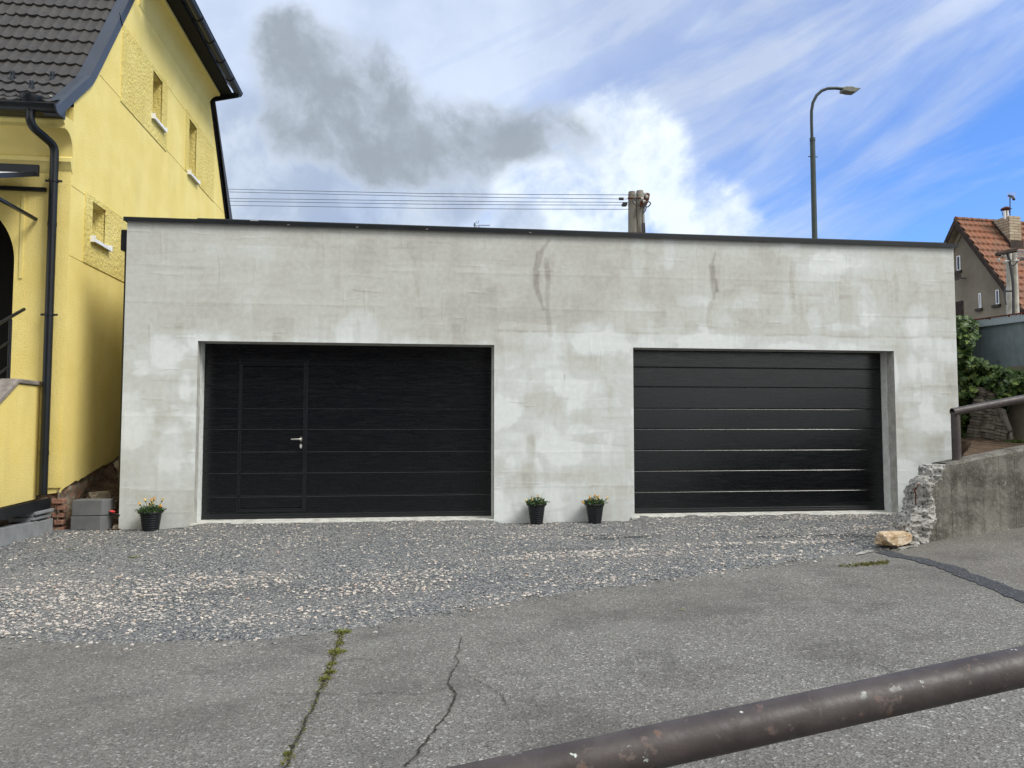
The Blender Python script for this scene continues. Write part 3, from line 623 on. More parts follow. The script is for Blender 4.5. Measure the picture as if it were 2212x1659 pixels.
# sheet metal roof edge
xe = np.linspace(X0-.035, X1+.05, 40)
g = G(); g.box((X0-.035, -.045, ZT-.005), (X1+.05, .30, ZT+.016)).box((X0-.035, -.047, ZT-.040), (X1+.05, -.040, ZT+.010)).box((X0-.04, -.03, ZT-.028), (X0-.034, .32, ZT+.006))
g.build('roof_edge', 'black_sheet', gar)
g = G(); g.box((onY(425, 470)[0], .02, ZT+.012), (X1-.1, .30, ZT+.046)); g.build('roof_upstand', 'roof_sheet', gar)
for px in (622, 770, 920, 1142): 
    p = onY(px, 480); G().box((p[0], -.052, ZT-.03), (p[0]+.03, -.0475, ZT-.018)).build('clip', 'pole', gar)
for px in (1208, 1370, 1545, 1625, 1765, 1900): p = onY(px, 500); G().box((p[0], .1, ZT+.042), (p[0]+.05, .2, ZT+.062)).build('seam', 'roof_sheet', gar)
p = onY(548, 475); G().box((p[0]-.05, .012, ZT+.018), (p[0]+.06, .0195, ZT+.036)).build('sticker', 'white_sheet', gar)
G().box((X0-.10, .06, 3.62), (X0-.004, .30, 3.90)).build('drain_box', 'black_sheet', gar, bevel=.01)
g = G().tube([(X0-.05, .18, 3.63), (X0-.05, .18, .5)], .035, 10); g.build('drain_pipe', 'black_sheet', gar, smooth=True)
# sectional doors
DY = .33
def door(x0, x1, z0, z1, lines, label, wicket=None):
    d = thing('garage_door', None, None, (0, 0, 0)); d['label'] = label; d.parent = gar; d.location = Vector(-OFF[gar.name]); OFF[d.name] = np.zeros(3)
    def panel_profile(za, zb, joint):      # one rib: flat face with a rounded lip at each side
        return [(DY+.014, za), (DY+.004, za+.004), (DY, za+.012), (DY, zb-.011), (DY+.0038, zb-.0055), (DY+.014, zb-.003), (DY+.0145, zb)]
    spans = [(x0, x1)] if not wicket else [(x0, wicket[0]), (wicket[1], x1)]
    zs_ = [z0]+lines+[z1]
    for (xa, xb) in spans:
        for k in range(len(zs_)-1):
            g = G(); pr = panel_profile(zs_[k], zs_[k+1], 0)
            g.prism([(xa, y, z) for y, z in pr]+[(xa, DY+.04, zs_[k+1]), (xa, DY+.04, zs_[k])], (xb-xa, 0, 0)); g.build('door_panel', 'door_skin', d)
    if wicket:
        wx0, wx1, wz0, wz1 = wicket
        k0 = z0; 
        G().box((wx0, DY, z0), (wx1, DY+.04, wz0-.001)).build('bottom_panel', 'door_skin', d)
        G().prism([(wx0, DY+.014, lines[-1]), (wx0, DY, lines[-1]+.014), (wx0, DY, z1), (wx0, DY+.04, z1), (wx0, DY+.04, wz1+.04), (wx0, DY, wz1+.04)][::-1] if False else [(wx0, DY+.0, wz1+.03), (wx0, DY, z1), (wx0, DY+.04, z1), (wx0, DY+.04, wz1+.03)], (wx1-wx0, 0, 0)).build('door_panel', 'door_skin', d)
        wd = G(); zl_ = [wz0+.045]+[z for z in lines if wz0+.1 < z < wz1-.1]+[wz1-.045]
        for k in range(len(zl_)-1):
            pr = panel_profile(zl_[k], zl_[k+1], 0); wd.prism([(wx0+.045, y+.003, z) for y, z in pr]+[(wx0+.045, DY+.04, zl_[k+1]), (wx0+.045, DY+.04, zl_[k])], (wx1-wx0-.09, 0, 0))
        wd.build('wicket_door', 'door_skin', d)
        g = G(); yy0, yy1 = DY-.012, DY+.02
        g.box((wx0, yy0, wz0), (wx0+.022, yy1, wz1)).box((wx0+.026, yy0+.004, wz0+.03), (wx0+.044, yy1, wz1-.03)).box((wx1-.055, yy0-.004, wz0), (wx1, yy1, wz1))
        g.box((wx0-.004, yy0-.002, wz1), (wx1+.004, yy1, wz1+.02)).box((wx0+.022, yy0+.002, wz1-.022), (wx1-.055, yy1, wz1-.004)).box((wx0+.03, yy0+.006, wz1-.042), (wx1-.06, yy1, wz1-.028))
        g.box((wx0-.01, yy0-.01, wz1+.028), (wx1+.01, yy1, wz1+.042)).box((wx0+.022, yy0, wz0), (wx1-.055, yy1, wz0+.022)).box((wx0+.03, yy0+.005, wz0+.028), (wx1-.06, yy1, wz0+.042))
        for z in lines[1::2]: g.box((wx1-.056, yy0-.008, z-.03), (wx1+.002, yy0-.004, z+.03)).box((wx0-.002, yy0-.004, z-.02), (wx0+.024, yy0, z+.02))
        g.build('wicket_frame', 'door_trim', d, bevel=.003)
        hx, hz = -1.60, 1.112
        h = G(); h.tube([(hx+.055, DY-.0, hz), (hx+.055, DY-.05, hz), (hx+.045, DY-.058, hz), (hx-.07, DY-.058, hz-.001)], [.011, .011, .011, .010], 12)
        pl = [(hx+.055+.022*math.cos(q), DY-.004, hz+.034*math.sin(q)+0) for q in np.linspace(0, 2*math.pi, 24, endpoint=False)]; h.prism(pl, (0, -.008, 0))
        h.build('handle', 'steel', d, smooth=True)
        h = G(); pl = [(hx+.055+.021*math.cos(q), DY-.002, hz-.095+.036*math.sin(q)) for q in np.linspace(0, 2*math.pi, 24, endpoint=False)]; h.prism(pl, (0, -.009, 0)); h.build('keyhole_plate', 'steel', d, smooth=True)
        h = G(); pl = [(hx+.055+.009*math.cos(q), DY-.0112, hz-.085+.010*math.sin(q)) for q in np.linspace(0, 2*math.pi, 16, endpoint=False)]; h.prism(pl, (0, -.003, 0)); h.box((hx+.049, DY-.0142, hz-.115), (hx+.061, DY-.0112, hz-.088)); h.build('lock_cylinder', 'white_sheet', d)
    g = G(); g.box((x0, DY-.012, z0-.035), (x1, DY+.03, z0-.008)).box((x0, DY-.006, z0-.006), (x1, DY+.02, z0+.024)); g.build('bottom_rail', 'door_trim', d, bevel=.003)
    g = G(); g.box((x0-.05, DY+.041, -.02), (x1+.05, DY+.07, z1+.05)); g.build('back_frame', 'deep_black', d)
    return d
door(-2.85+.008, 1.094, .07, 2.42, [.334, .656, .946, 1.256, 1.542, 1.849, 2.142], 'left black sectional door with a wicket door and silver lever handle', (-2.385, -1.462, .125, 2.165))
door(3.085, 7.072, .07, 2.41, [.337, .643, .944, 1.253, 1.55, 1.868, 2.158], 'right black sectional door of eight plain embossed ribs')
# ------------------------------------------------------------------ yellow house
XG = -4.49
hs = thing('yellow_house', 'yellow rendered half hipped house with dark tiled roof beside the garage', 'house', (XG, 0, 0))
HD = 8.8
holes = [(2.95, 3.45, 6.585, 7.40), (5.10, 5.62, 6.33, 7.42), (.66, 1.12, 3.90, 4.43), (2.12, 2.60, 3.88, 4.43)]
# gable wall as a panelled grid with holes
def grid_wall(ycuts, zcuts, inside, X):
    g = G(); pts = {}
    for i in range(len(ycuts)-1):
        for j in range(len(zcuts)-1):
            yc, zc = (ycuts[i]+ycuts[i+1])/2, (zcuts[j]+zcuts[j+1])/2
            if not inside(yc, zc): continue
            f = []
            for (a_, b_) in ((i, j), (i+1, j), (i+1, j+1), (i, j+1)):
                if (a_, b_) not in pts: pts[(a_, b_)] = len(g.v); g.v.append((X, ycuts[a_], zcuts[b_]))
                f.append(pts[(a_, b_)])
            g.f.append(tuple(f)); g.mi.append(0)
    return g
zbot = lambda y: float(np.interp(y, [-.1, 0, .23, .58, 1.2, 2.0, 9], [.40, .46, .53, .57, .70, .80, .9]))
topz = lambda y: float(np.interp(y, [0, .47, .60, 1.85, 2.33, 6.47, 6.95, 8.20, 8.33, 8.8], [5.59, 6.0, 6.16, 7.92, 8.6, 8.6, 7.92, 6.16, 6.0, 5.59]))
YCUT = sorted(set([round(v, 4) for h in holes for v in h[:2]]+list(np.round(np.arange(0, HD+.01, .1), 4))))
ZH = [(h[2], h[3]) for h in holes]
g = G()
for a_, b_ in zip(YCUT[:-1], YCUT[1:]):
    yc = (a_+b_)/2; cuts = [(zbot(a_)+.03*(mnoise.noise(Vector((a_*9, 0, 0)))), zbot(b_)+.03*(mnoise.noise(Vector((b_*9, 0, 0)))))]
    hh = sorted([h for h in holes if h[0] < yc < h[1]], key=lambda h: h[2])
    segs = []; lo = cuts[0]
    for h in hh: segs.append((lo, (h[2], h[2]))); lo = (h[3], h[3])
    segs.append((lo, (topz(a_), topz(b_))))
    for (l0, l1), (u0, u1) in segs: g.add([(XG, a_, l0), (XG, b_, l1), (XG, b_, u1), (XG, a_, u0)], [(0, 1, 2, 3)])
g.build('gable_wall', 'render_fine', hs)
for (ya, yb_, za, zb_) in holes:
    g = G(); X2 = XG-.32
    g.add([(XG, ya, za), (XG, yb_, za), (XG, yb_, zb_), (XG, ya, zb_), (X2, ya, za), (X2, yb_, za), (X2, yb_, zb_), (X2, ya, zb_)], [(0, 1, 5, 4), (1, 2, 6, 5), (2, 3, 7, 6), (3, 0, 4, 7)])
    rv = g.build('window_reveal', 'render_coarse', hs)
    wn = G().box((X2-.02, ya, za), (X2+.03, ya+.05, zb_)).box((X2-.02, yb_-.05, za), (X2+.03, yb_, zb_)).box((X2-.02, ya+.05, za), (X2+.03, yb_-.05, za+.05)).box((X2-.02, ya+.05, zb_-.05), (X2+.03, yb_-.05, zb_)).build('window_frame', 'white_sheet', hs)
    G().box((X2, ya+.05, za+.05), (X2+.005, yb_-.05, zb_-.05)).build('pane', 'glass_dark', wn)
    g = G(); g.add([(XG-.3, ya-.03, za+.045), (XG-.3, yb_+.09, za+.045), (XG+.07, yb_+.09, za+.0), (XG+.07, ya-.03, za+.0), (XG-.3, ya-.03, za+.03), (XG-.3, yb_+.09, za+.03), (XG+.07, yb_+.09, za-.045), (XG+.07, ya-.03, za-.045)], [(0, 3, 2, 1), (4, 5, 6, 7), (2, 3, 7, 6), (0, 4, 7, 3), (1, 2, 6, 5)])
    g.box((XG-.0, yb_+.09, za-.05), (XG+.075, yb_+.11, za+.04)).box((XG-.0, ya-.05, za-.05), (XG+.075, ya-.03, za+.04)); g.build('window_sill', 'white_sheet', hs)
# rough cast panels round the windows, a few mm proud
def panel(y0, y1, z0, z1t, hs_):
    g = G(); X = XG+.012; ys_ = sorted(set([y0, y1]+[v for h in hs_ for v in h[:2]])); 
    for a_, b_ in zip(ys_[:-1], ys_[1:]):
        hh = [h for h in hs_ if h[0] <= (a_+b_)/2 <= h[1]]; lo = z0
        for h in hh: g.box((XG-.01, a_, lo), (X, b_, h[2])); lo = h[3]
        g.box((XG-.01, a_, lo), (X, b_, z1t))
    g.build('plaster_panel', 'render_coarse', hs)
panel(1.56, 3.74, 6.255, 7.48, [holes[0]]); panel(4.89, 7.03, 6.31, 7.52, [holes[1]]); panel(.42, 2.95, 3.525, 4.50, [holes[2], holes[3]])
for (ya, yb_, z) in ((.77, 1.56, 6.30), (3.74, 4.89, 7.47), (3.76, 4.89, 6.30), (0, .42, 4.45), (0, .42, 3.52), (7.03, 8.2, 6.33)):
    G().box((XG, ya, z), (XG+.004, yb_, z+.007)).build('plaster_joint', 'render_coarse', hs)
# front wall: arch opening, pilaster, mouldings
ax0, ax1 = -6.62, -5.155; acx = (ax0+ax1)/2; ar = (ax1-ax0)/2; azs = 3.42
arc = [(acx+ar*math.cos(q), azs+ar*1.1*math.sin(q)) for q in np.linspace(math.pi, 0, 40)]
g = G(); xl = -14.
ring = [(ax0, 1.45)]+arc+[(ax1, 1.45)]
for (p, q) in zip(ring[:-1], ring[1:]):
    if abs(p[0]-q[0]) < 1e-6: continue
    g.add([(p[0], 0, p[1]), (q[0], 0, q[1]), (q[0], 0, 5.5), (p[0], 0, 5.5)], [(0, 1, 2, 3)])
    g.add([(p[0], 0, p[1]), (q[0], 0, q[1]), (q[0], .6, q[1]), (p[0], .6, p[1])], [(0, 3, 2, 1)])
g.add([(ax0, 0, 1.45), (ax0, 0, azs), (ax0, .6, azs), (ax0, .6, 1.45), (ax1, 0, 1.45), (ax1, 0, azs), (ax1, .6, azs), (ax1, .6, 1.45)], [(0, 1, 2, 3), (4, 7, 6, 5)])
g.add([(ax1, 0, .36), (XG, 0, .44), (XG, 0, 5.5), (ax1, 0, 5.5)], [(0, 1, 2, 3)]).add([(xl, 0, .3), (ax0, 0, .3), (ax0, 0, 5.5), (xl, 0, 5.5)], [(0, 1, 2, 3)]).add([(ax0, 0, .3), (ax1, 0, .3), (ax1, 0, 1.45), (ax0, 0, 1.45)], [(0, 1, 2, 3)])
g.add([(xl, 0, 0), (xl, HD, 0), (xl, HD, 5.5), (xl, 0, 5.5), (XG, HD, 0), (XG, HD, 5.5)], [(0, 3, 2, 1), (1, 2, 5, 4)])
g.build('front_wall', 'render_fine', hs)
g = G().box((XG-.26, -.018, .50), (XG, -.001, 4.70)); g.build('pilaster', 'render_fine', hs)
def mould(prof, name, x0=xl, x1=XG):
    G().prism([(x0, y, z) for y, z in prof], (x1-x0, 0, 0)).build(name, 'render_smooth', hs, smooth=True)
mould([(-.001, 4.60), (-.04, 4.66), (-.055, 4.72), (-.075, 4.74), (-.075, 4.79), (-.001, 4.83)], 'string_course', xl, XG+.012)
cp = [(-.001, 4.83)]+[(-.01-.20*(1-math.cos(q)), 4.90+.22*math.sin(q)) for q in np.linspace(0, math.pi/2, 10)]+[(-.25, 5.12), (-.25, 5.17), (-.30, 5.20), (-.30, 5.27), (-.001, 5.30)]
mould(cp, 'cornice', xl, XG+.006)
g = G(); g.box((-5.12+.0, -.012, 1.9), (-5.09, -.001, 3.98)); g = G().box((XG-.60, -.014, 3.2), (XG-.56, -.001, 4.33)); g.build('trim_strip', 'render_smooth', hs)
d_ = G().box((ax0-.1, .6, 1.4), (ax1+.1, .65, 4.3)).build('door', 'deep_black', hs); G().box((ax0-.2, .0, 1.40), (ax1+.2, .62, 1.449)).build('door_step', 'coping', hs)
# plinth of rubble and brick showing below the render
g = G(); ny_, nz_ = 150, 26
for i in range(ny_):
    y = -.02+i*.03
    for j in range(nz_):
        z = -.2+(zbot(y)+.28)*j/(nz_-1); g.v.append((XG-.035+.06*(fbm(np.array(y*7.), np.array(z*11.), 71, 4)-.5)*1.4, y, z))
g.f = [(i*nz_+j, (i+1)*nz_+j, (i+1)*nz_+j+1, i*nz_+j+1) for i in range(ny_-1) for j in range(nz_-1)]; k0 = len(g.v)
for i in range(30):
    x = XG-.03-i*.03
    for j in range(nz_):
        z = -.2+(.78)*j/(nz_-1); g.v.append((x, -.0+.05*(fbm(np.array(x*9.+99), np.array(z*11.), 72, 4)-.5)*1.4+.02, z))
g.f += [(k0+i*nz_+j, k0+i*nz_+j+1, k0+(i+1)*nz_+j+1, k0+(i+1)*nz_+j) for i in range(29) for j in range(nz_-1)]
g.mi = [0]*len(g.f); g.build('plinth', 'plinth', hs, smooth='all')
for (x, z, w_, h_, yy_) in ((-4.52, .33, .15, .068, -.03), (-4.50, .245, .12, .066, -.01), (-4.53, .15, .14, .066, .0), (-4.51, .06, .11, .068, -.02), (-4.52, -.03, .14, .07, .0)):
    g = G(); q = [(x-w_/2+.01*mnoise.noise(Vector((x*9, z*9, k))), yy_+.015*mnoise.noise(Vector((z*30, k, 1))), z-h_/2) if k == 0 else ((x+w_/2-.012*k*abs(mnoise.noise(Vector((z*31, k, 7)))), yy_+.012*mnoise.noise(Vector((z*20, k, 2))), z-h_/2+.006*(k-1)) if k == 1 else ((x+w_/2-.02*abs(mnoise.noise(Vector((z*17, 5, 7)))), yy_, z+h_/2-.008) if k == 2 else (x-w_/2, yy_+.01, z+h_/2))) for k in range(4)]
    g.prism(q, (0, .11, 0)).build('corner_brick', 'brick', hs, bevel=.010)
# front roof: tile courses with a wave profile
def prof(t):     # distance up the slope -> (y, z); flared foot then 55 degrees
    P = [(-.50, 5.33), (.0, 5.62), (.50, 6.07), (1.0, 6.70), (4.4, 11.5)]; 
    L_ = [0]; 
    for a_, b_ in zip(P[:-1], P[1:]): L_.append(L_[-1]+math.hypot(b_[0]-a_[0], b_[1]-a_[1]))
    return np.interp(t, L_, [p[0] for p in P]), np.interp(t, L_, [p[1] for p in P]), L_[-1]
TL = prof(0)[2]; CP = .335; ncol = int((XG+.02+9.5)/.0375); xr_ = np.linspace(-9.5, XG+.0, ncol)
g = G(); rowsn = 0
for c_ in range(int(TL/CP)+1):
    for (t_, lift) in ((c_*CP, .0), (c_*CP+.004, .036), (c_*CP+CP*.5, .022), ((c_+1)*CP+.002, .006)):
        y, z, _ = prof(min(t_, TL)); y2, z2, _ = prof(min(t_+.05, TL)); ln_ = math.hypot(y2-y, z2-z) or 1; nyv, nzv = -(z2-z)/ln_, (y2-y)/ln_
        for x in xr_:
            ph = (x/.15) % 1.; wv_ = .013*math.cos(2*math.pi*ph)+.005*math.cos(4*math.pi*ph)
            lim = XG-max(0, (z-8.75)/1.2); jx = .012*mnoise.noise(Vector((math.floor(x/.3)*1.7, c_*2.3, 0)))
            l_ = lift+wv_+(jx if lift > .01 else 0); g.v.append((min(x, lim), y+nyv*l_, z+nzv*l_))
        rowsn += 1
g.f = [(i*ncol+j, i*ncol+j+1, (i+1)*ncol+j+1, (i+1)*ncol+j) for i in range(rowsn-1) for j in range(ncol-1)]; g.mi = [0]*len(g.f)
rf = g.build('roof', 'tile', hs, smooth=True)
g = G(); g.add([(-14, -.5, 5.33), (-9.5, -.5, 5.33), (-9.5, 4.4, 11.5), (-14, 4.4, 11.5), (-14, 9.3, 5.33), (XG+.1, 9.3, 5.33), (XG+.1, 8.3, 6.07), (XG+.1, 6.43, 8.72), (-6.8, 4.4, 11.5), (XG+.1, 2.37, 8.72)], [(0, 1, 2, 3), (4, 3, 8, 7, 6, 5), (9, 7, 8)])
g.build('rear_roof', 'tile', hs)
for (px, py) in ((26, 176), (112, 178), (67, 198)):      # snow guards
    p = onY(px*1., py, 0.); zz = None
    t_ = min(np.linspace(0, 2, 400), key=lambda s: abs((CAM+ray(px, py)*((prof(s)[0]-CAM[1])/ray(px, py)[1]))[2]-prof(s)[1])); y, z, _ = prof(t_); x = (CAM+ray(px, py)*((y-CAM[1])/ray(px, py)[1]))[0]
    g = G().box((x-.022, y-.02, z+.0), (x-.014, y+.03, z+.15)).box((x+.014, y-.02, z), (x+.022, y+.03, z+.15)).box((x-.014, y-.016, z+.13), (x+.014, y-.01, z+.15)).box((x-.02, y-.01, z+.01), (x+.02, y+.22, z+.09)); g.build('snow_guard', 'verge_sheet', hs)
# verge sheets along both rakes
def verge(path, name):
    g = G(); P = [np.array(p, float) for p in path]; n = len(P); vs = []
    for i, p in enumerate(P):
        d = P[min(i+1, n-1)]-P[max(i-1, 0)]; d /= np.linalg.norm(d); nr = np.array([-d[1], d[0]]); nr = nr if nr[1] > 0 else -nr
        xo = XG+.035; lo = p; hi = p+nr*.125; 
        vs += [(xo, *lo), (xo, *hi), (xo-.05, *(hi+nr*.012)), (xo-.19, *(hi-nr*.02)), (xo-.19, *(hi-nr*.12)), (xo-.02, *(lo)), (xo-.02, *(lo-nr*0.))]
    m_ = 7
    for i in range(n-1):
        for j in range(5): g.f.append((i*m_+j, (i+1)*m_+j, (i+1)*m_+j+1, i*m_+j+1)); g.mi.append(0)
    g.v = [tuple(map(float, v)) for v in vs]; g.f += [(0, 1, 2, 3, 4, 5), tuple((n-1)*m_+q for q in (5, 4, 3, 2, 1, 0))]; g.mi += [0, 0]
    g.build(name, 'verge_sheet', hs)
VP = [(-.46, 5.19), (0., 5.60), (.47, 6.01), (.60, 6.17), (1.85, 7.93), (2.33, 8.61)]
verge(VP, 'verge_sheet'); verge([(HD-y, z) for y, z in VP], 'verge_sheet')
for (y_, z_) in ((1.45, 7.38),): G().prism([(XG+.037, y_, z_), (XG+.037, y_-.13, z_+.13), (XG+.037, y_-.12, z_+.145), (XG+.037, y_+.015, z_+.005)], (.006, 0, 0)).build('verge_seam', 'deep_black', hs)
# half hip eave: coved cornice, dark soffit, gutter
cv = [(XG, 8.12), (XG+.02, 8.15), (XG+.02, 8.20)]+[(XG+.03+.20*(1-math.cos(q)), 8.22+.24*math.sin(q)) for q in np.linspace(0, math.pi/2, 8)]+[(XG+.26, 8.46), (XG+.26, 8.52), (XG, 8.52)]
G().prism([(x, 2.2, z) for x, z in cv], (0, 4.2, 0)).build('hip_cornice', 'render_smooth', hs, smooth=True)
G().box((XG-.05, 2.2, 8.525), (XG+.50, 6.55, 8.57)).build('soffit', 'deep_black', hs)
G().add([(XG+.55, 2.15, 8.60), (XG+.55, 6.6, 8.60), (XG-1.9, 4.4, 11.3)], [(0, 1, 2)]).build('hip_roof', 'tile', hs)
def gutter(p0, p1, r, out, name):
    p0, p1 = np.array(p0, float), np.array(p1, float); g = G(); vs = []
    up_ = np.array([0, 0, 1.]); o_ = np.array(out, float)
    n = 14
    for p in (p0, p1):
        for rr in (r, r-.006):
            for k in range(n+1): q = math.pi*k/n; vs.append(p+o_*math.cos(q)*rr-up_*math.sin(q)*rr)
    m_ = n+1
    for k in range(n): g.f += [(k, k+1, 2*m_+k+1, 2*m_+k), (m_+k, 3*m_+k, 3*m_+k+1, m_+k+1)]
    g.f += [tuple(range(m_)), tuple(range(2*m_, 3*m_)), (0, 2*m_, 3*m_, m_), (n, m_+n, 3*m_+n, 2*m_+n)]; g.mi = [0]*len(g.f); g.v = [tuple(v) for v in vs]
    g.tube([p0+o_*r, p1+o_*r], .012, 8); return g.build(name, 'black_sheet', hs, smooth=True)
gt = gutter((XG+.60, 1.6, 8.63), (XG+.60, 6.62, 8.63), .085, (1, 0, 0), 'hip_gutter')
for y in (2.6, 3.4, 4.2, 5.0, 5.8): G().tube([(XG+.60+.09*math.cos(q), y, 8.63-.09*math.sin(q)) for q in np.linspace(0, math.pi, 9)], .012, 6).build('gutter_bracket', 'black_sheet', gt)
G().add([(XG+.02, 6.52, 8.36), (XG+.62, 6.52, 8.52), (XG+.66, 6.52, 8.60), (XG+.02, 6.52, 8.58)], [(0, 1, 2, 3)]).prism([(XG+.02, 6.50, 8.36), (XG+.62, 6.50, 8.50), (XG+.66, 6.50, 8.60), (XG+.02, 6.50, 8.58)], (0, .03, 0)).build('eave_end', 'black_sheet', hs)
gutter((-14, -.50, 5.30), (XG+.02, -.50, 5.30), .085, (0, -1, 0), 'front_gutter')
G().prism([(XG+.021, -.50, 5.30)]+[(XG+.021, -.50-.1*math.cos(q), 5.30-.1*math.sin(q)) for q in np.linspace(0, math.pi, 12)], (.02, 0, 0)).build('gutter_end', 'verge_sheet', hs)
G().box((-14, -.46, 5.22), (XG+.02, -.28, 5.34)).build('eave_board', 'black_sheet', hs)
# downpipe
def sp(P, n=6):      # rounded polyline
    P = [np.array(p, float) for p in P]; out = [P[0]]
    for a_, b_, c_ in zip(P[:-2], P[1:-1], P[2:]):
        l = min(.10, .45*np.linalg.norm(b_-a_), .45*np.linalg.norm(c_-b_)); u = b_+(a_-b_)/np.linalg.norm(a_-b_)*l; v = b_+(c_-b_)/np.linalg.norm(c_-b_)*l
        for k in range(n+1): t_ = k/n; out.append(u*(1-t_)**2+2*b_*t_*(1-t_)+v*t_*t_)
    return out+[P[-1]]
pt = onY(66, 232, -.50); pb = onY(117, 345, -.10); pz = onY(93, 1074, -.10)
xd = (pb[0]+pz[0])/2
dp = G().tube(sp([(pt[0], -.50, pt[2]+.02), (pt[0], -.50, pt[2]-.22), (xd, -.10, pb[2]+.18), (xd, -.10, pb[2]-.1), (xd, -.10, .42)]), .052, 16).build('downpipe', 'black_sheet', hs, smooth=True)
for z in (4.47, 2.72): G().tube([(xd, -.10, z-.015), (xd, -.10, z+.015)], .062, 16).box((xd-.1, -.11, z-.012), (xd+.1, -.085, z+.012)).build('pipe_clamp', 'black_sheet', dp, smooth=True)
for z in (3.9, .95): G().tube([(xd, -.10, z-.03), (xd, -.10, z+.03)], .0555, 16).build('pipe_collar', 'black_sheet', dp, smooth=True)
G().lathe((pt[0], -.50, pt[2]-.06), [(.054, 0), (.06, .04), (.12, .14), (.125, .2)], 20).build('hopper', 'black_sheet', dp, smooth=True)
# canopy over the arched entrance
cy_ = thing('canopy', None, None, (0, 0, 0)); cy_['label'] = 'dark steel door canopy'; cy_.parent = hs; cy_.location = Vector(-OFF[hs.name]); OFF[cy_.name] = np.zeros(3)
q0, q1 = onY(86, 358, -.15), onY(87, 382, -.15)
G().box((-7.6, -.19, q1[2]), (q0[0], -.15, q0[2])).build('front_beam', 'black_sheet', cy_)
B0 = np.array([q0[0]-.03, -.19, q1[2]+.05]); B1 = np.array([q0[0]-.03, -1.35, q1[2]-.36])
G().prism([B0, B1, B1+np.array([0, 0, -.06]), B0+np.array([0, 0, -.06])], (-.05, 0, 0)).build('side_beam', 'black_sheet', cy_)
G().prism([B0+np.array([-.05, 0, -.02]), B1+np.array([-.05, 0, -.02]), B1+np.array([-2.7, 0, -.02]), B0+np.array([-2.7, 0, -.02])], (0, 0, .008)).build('canopy_glass', 'curtain_white', cy_)
wr = onY(100, 414, -.02); G().box((-7.6, -.045, wr[2]-.0), (wr[0], -.002, wr[2]+.05)).build('wall_rail', 'black_sheet', cy_)
bA = onY(78, 474, -.02); G().tube([bA, (bA[0]-.03, -1.1, bA[2]+.02)], .026, 4).build('brace', 'black_sheet', cy_)
# ------------------------------------------------------------------ entrance stair
XS = -4.786
st = thing('entrance_stair', 'yellow rendered stair wall with concrete coping below the downpipe', 'stair', (XS, -1.2, 0))
pf = [(-.02, .36), (-.02, 1.80), (-.55, 1.80), (-2.6, .48), (-2.6, .30)]
G().prism([(XS, y, z) for y, z in pf], (-.24, 0, 0)).build('side_wall', 'render_fine', st)
cpf = [(.0, 1.81), (.0, 1.865), (-.60, 1.865), (-2.72, .50), (-2.68, .455), (-.575, 1.81)]
G().prism([(XS+.025, y, z) for y, z in cpf], (-.32, 0, 0)).build('coping', 'coping', st, bevel=.012)
G().prism([(XS-.02, y, z) for y, z in [(-.03, -.05), (-.03, .355), (-2.6, .295), (-2.6, -.1)]], (-.2, 0, 0)).build('stair_footing', 'soil', st)
g = G()
for i in range(7): g.box((-7.2, -.30*i-.9, -.1), (XS-.25, -.30*i-.6, 1.40-.2*i))
g.box((-7.2, -.6, -.1), (XS-.25, -.005, 1.44)); g.build('steps', 'coping', st)
ra = thing('stair_railing', 'black steel tube railing on the entrance stair coping', 'railing', (XS-.15, -.6, 1.86))
XR = XS-.13
po = onX(17, 850, XR); pu = onX(20, 690, XR); he = onX(52, 668, XR); h0 = onX(0, 694, XR)
G().tube([po, (XR, po[1], pu[2])], .020, 10).build('post', 'black_sheet', ra, smooth=True); G().lathe((XR, po[1], po[2]-.01), [(0, .02), (.045, .02), (.05, 0)], 16).build('base_plate', 'black_sheet', ra)
sl_ = (he[2]-h0[2])/(he[1]-h0[1])
for k, dz in enumerate((0, .31, .62)):
    e1 = he if k == 0 else np.array([XR, po[1], he[2]-dz-(he[1]-po[1])*sl_]); e0 = e1+np.array([0, -2.6, -2.6*max(.45, min(.75, sl_))]); G().tube([e0, e1], .021 if k == 0 else .015, 10).build('handrail' if k == 0 else 'rail', 'black_sheet', ra, smooth=True)
G().tube([(XR, -2.5, .55), (XR, -2.5, 1.25)], .02, 10).build('post', 'black_sheet', ra, smooth=True)
# black drain channel along the stair, kerb blocks, loose slabs, stacked blocks
g = G(); Xc = -4.53
ch = [onX(0, 1100, Xc), onX(110, 1075, Xc)]
zt = ch[1][2]; y1_ = ch[1][1]
g.prism([(Xc, y1_, zt), (Xc+.004, y1_, zt-.13), (Xc-.20, y1_, zt-.15), (Xc-.21, y1_, zt-.10), (Xc-.01, y1_, zt-.10), (Xc-.008, y1_, zt)], (0, -2.4, -.03)); top('drain_channel', g, 'black_sheet', 'black metal channel sloping along the foot of the yellow stair wall', 'drain channel', (Xc, -1.3, .3))
ys0 = -.11
for i in range(6):
    ya = ys0-.40*i; kb = G().box((Xc-.13, ya-.398, -.12), (Xc, ya, .125+.012*i))
    lb = ['end kerb block nearest the brick house corner', 'second kerb block from the house corner', 'third kerb block from the house corner', 'fourth kerb block from the house corner', 'fifth kerb block from the house corner', 'sixth kerb block from the house corner'][i]
    top('kerb_block', kb, 'kerb_grey', 'pale grey concrete '+lb, 'kerb block', (Xc-.06, ya-.2, -.1), 'grey kerb blocks in a row below the stair', bevel=.006)
for i, (z, dx, lb) in enumerate(((.135, 0, 'lower loose grey slab lying on the kerb blocks'), (.20, .03, 'upper loose grey slab lying on the kerb blocks'))):
    a_ = onY(66+10*i, 1120, -.30); g = G().box((-4.87+dx, -.62, z), (-4.57+dx, -.16, z+.055)).box((-4.57+dx, -.62, z+.02), (-4.53+dx, -.16, z+.055)); top('concrete_slab', g, 'kerb_grey', lb, 'slab', (-4.7, -.4, z), 'loose slabs on the kerb', bevel=.004)
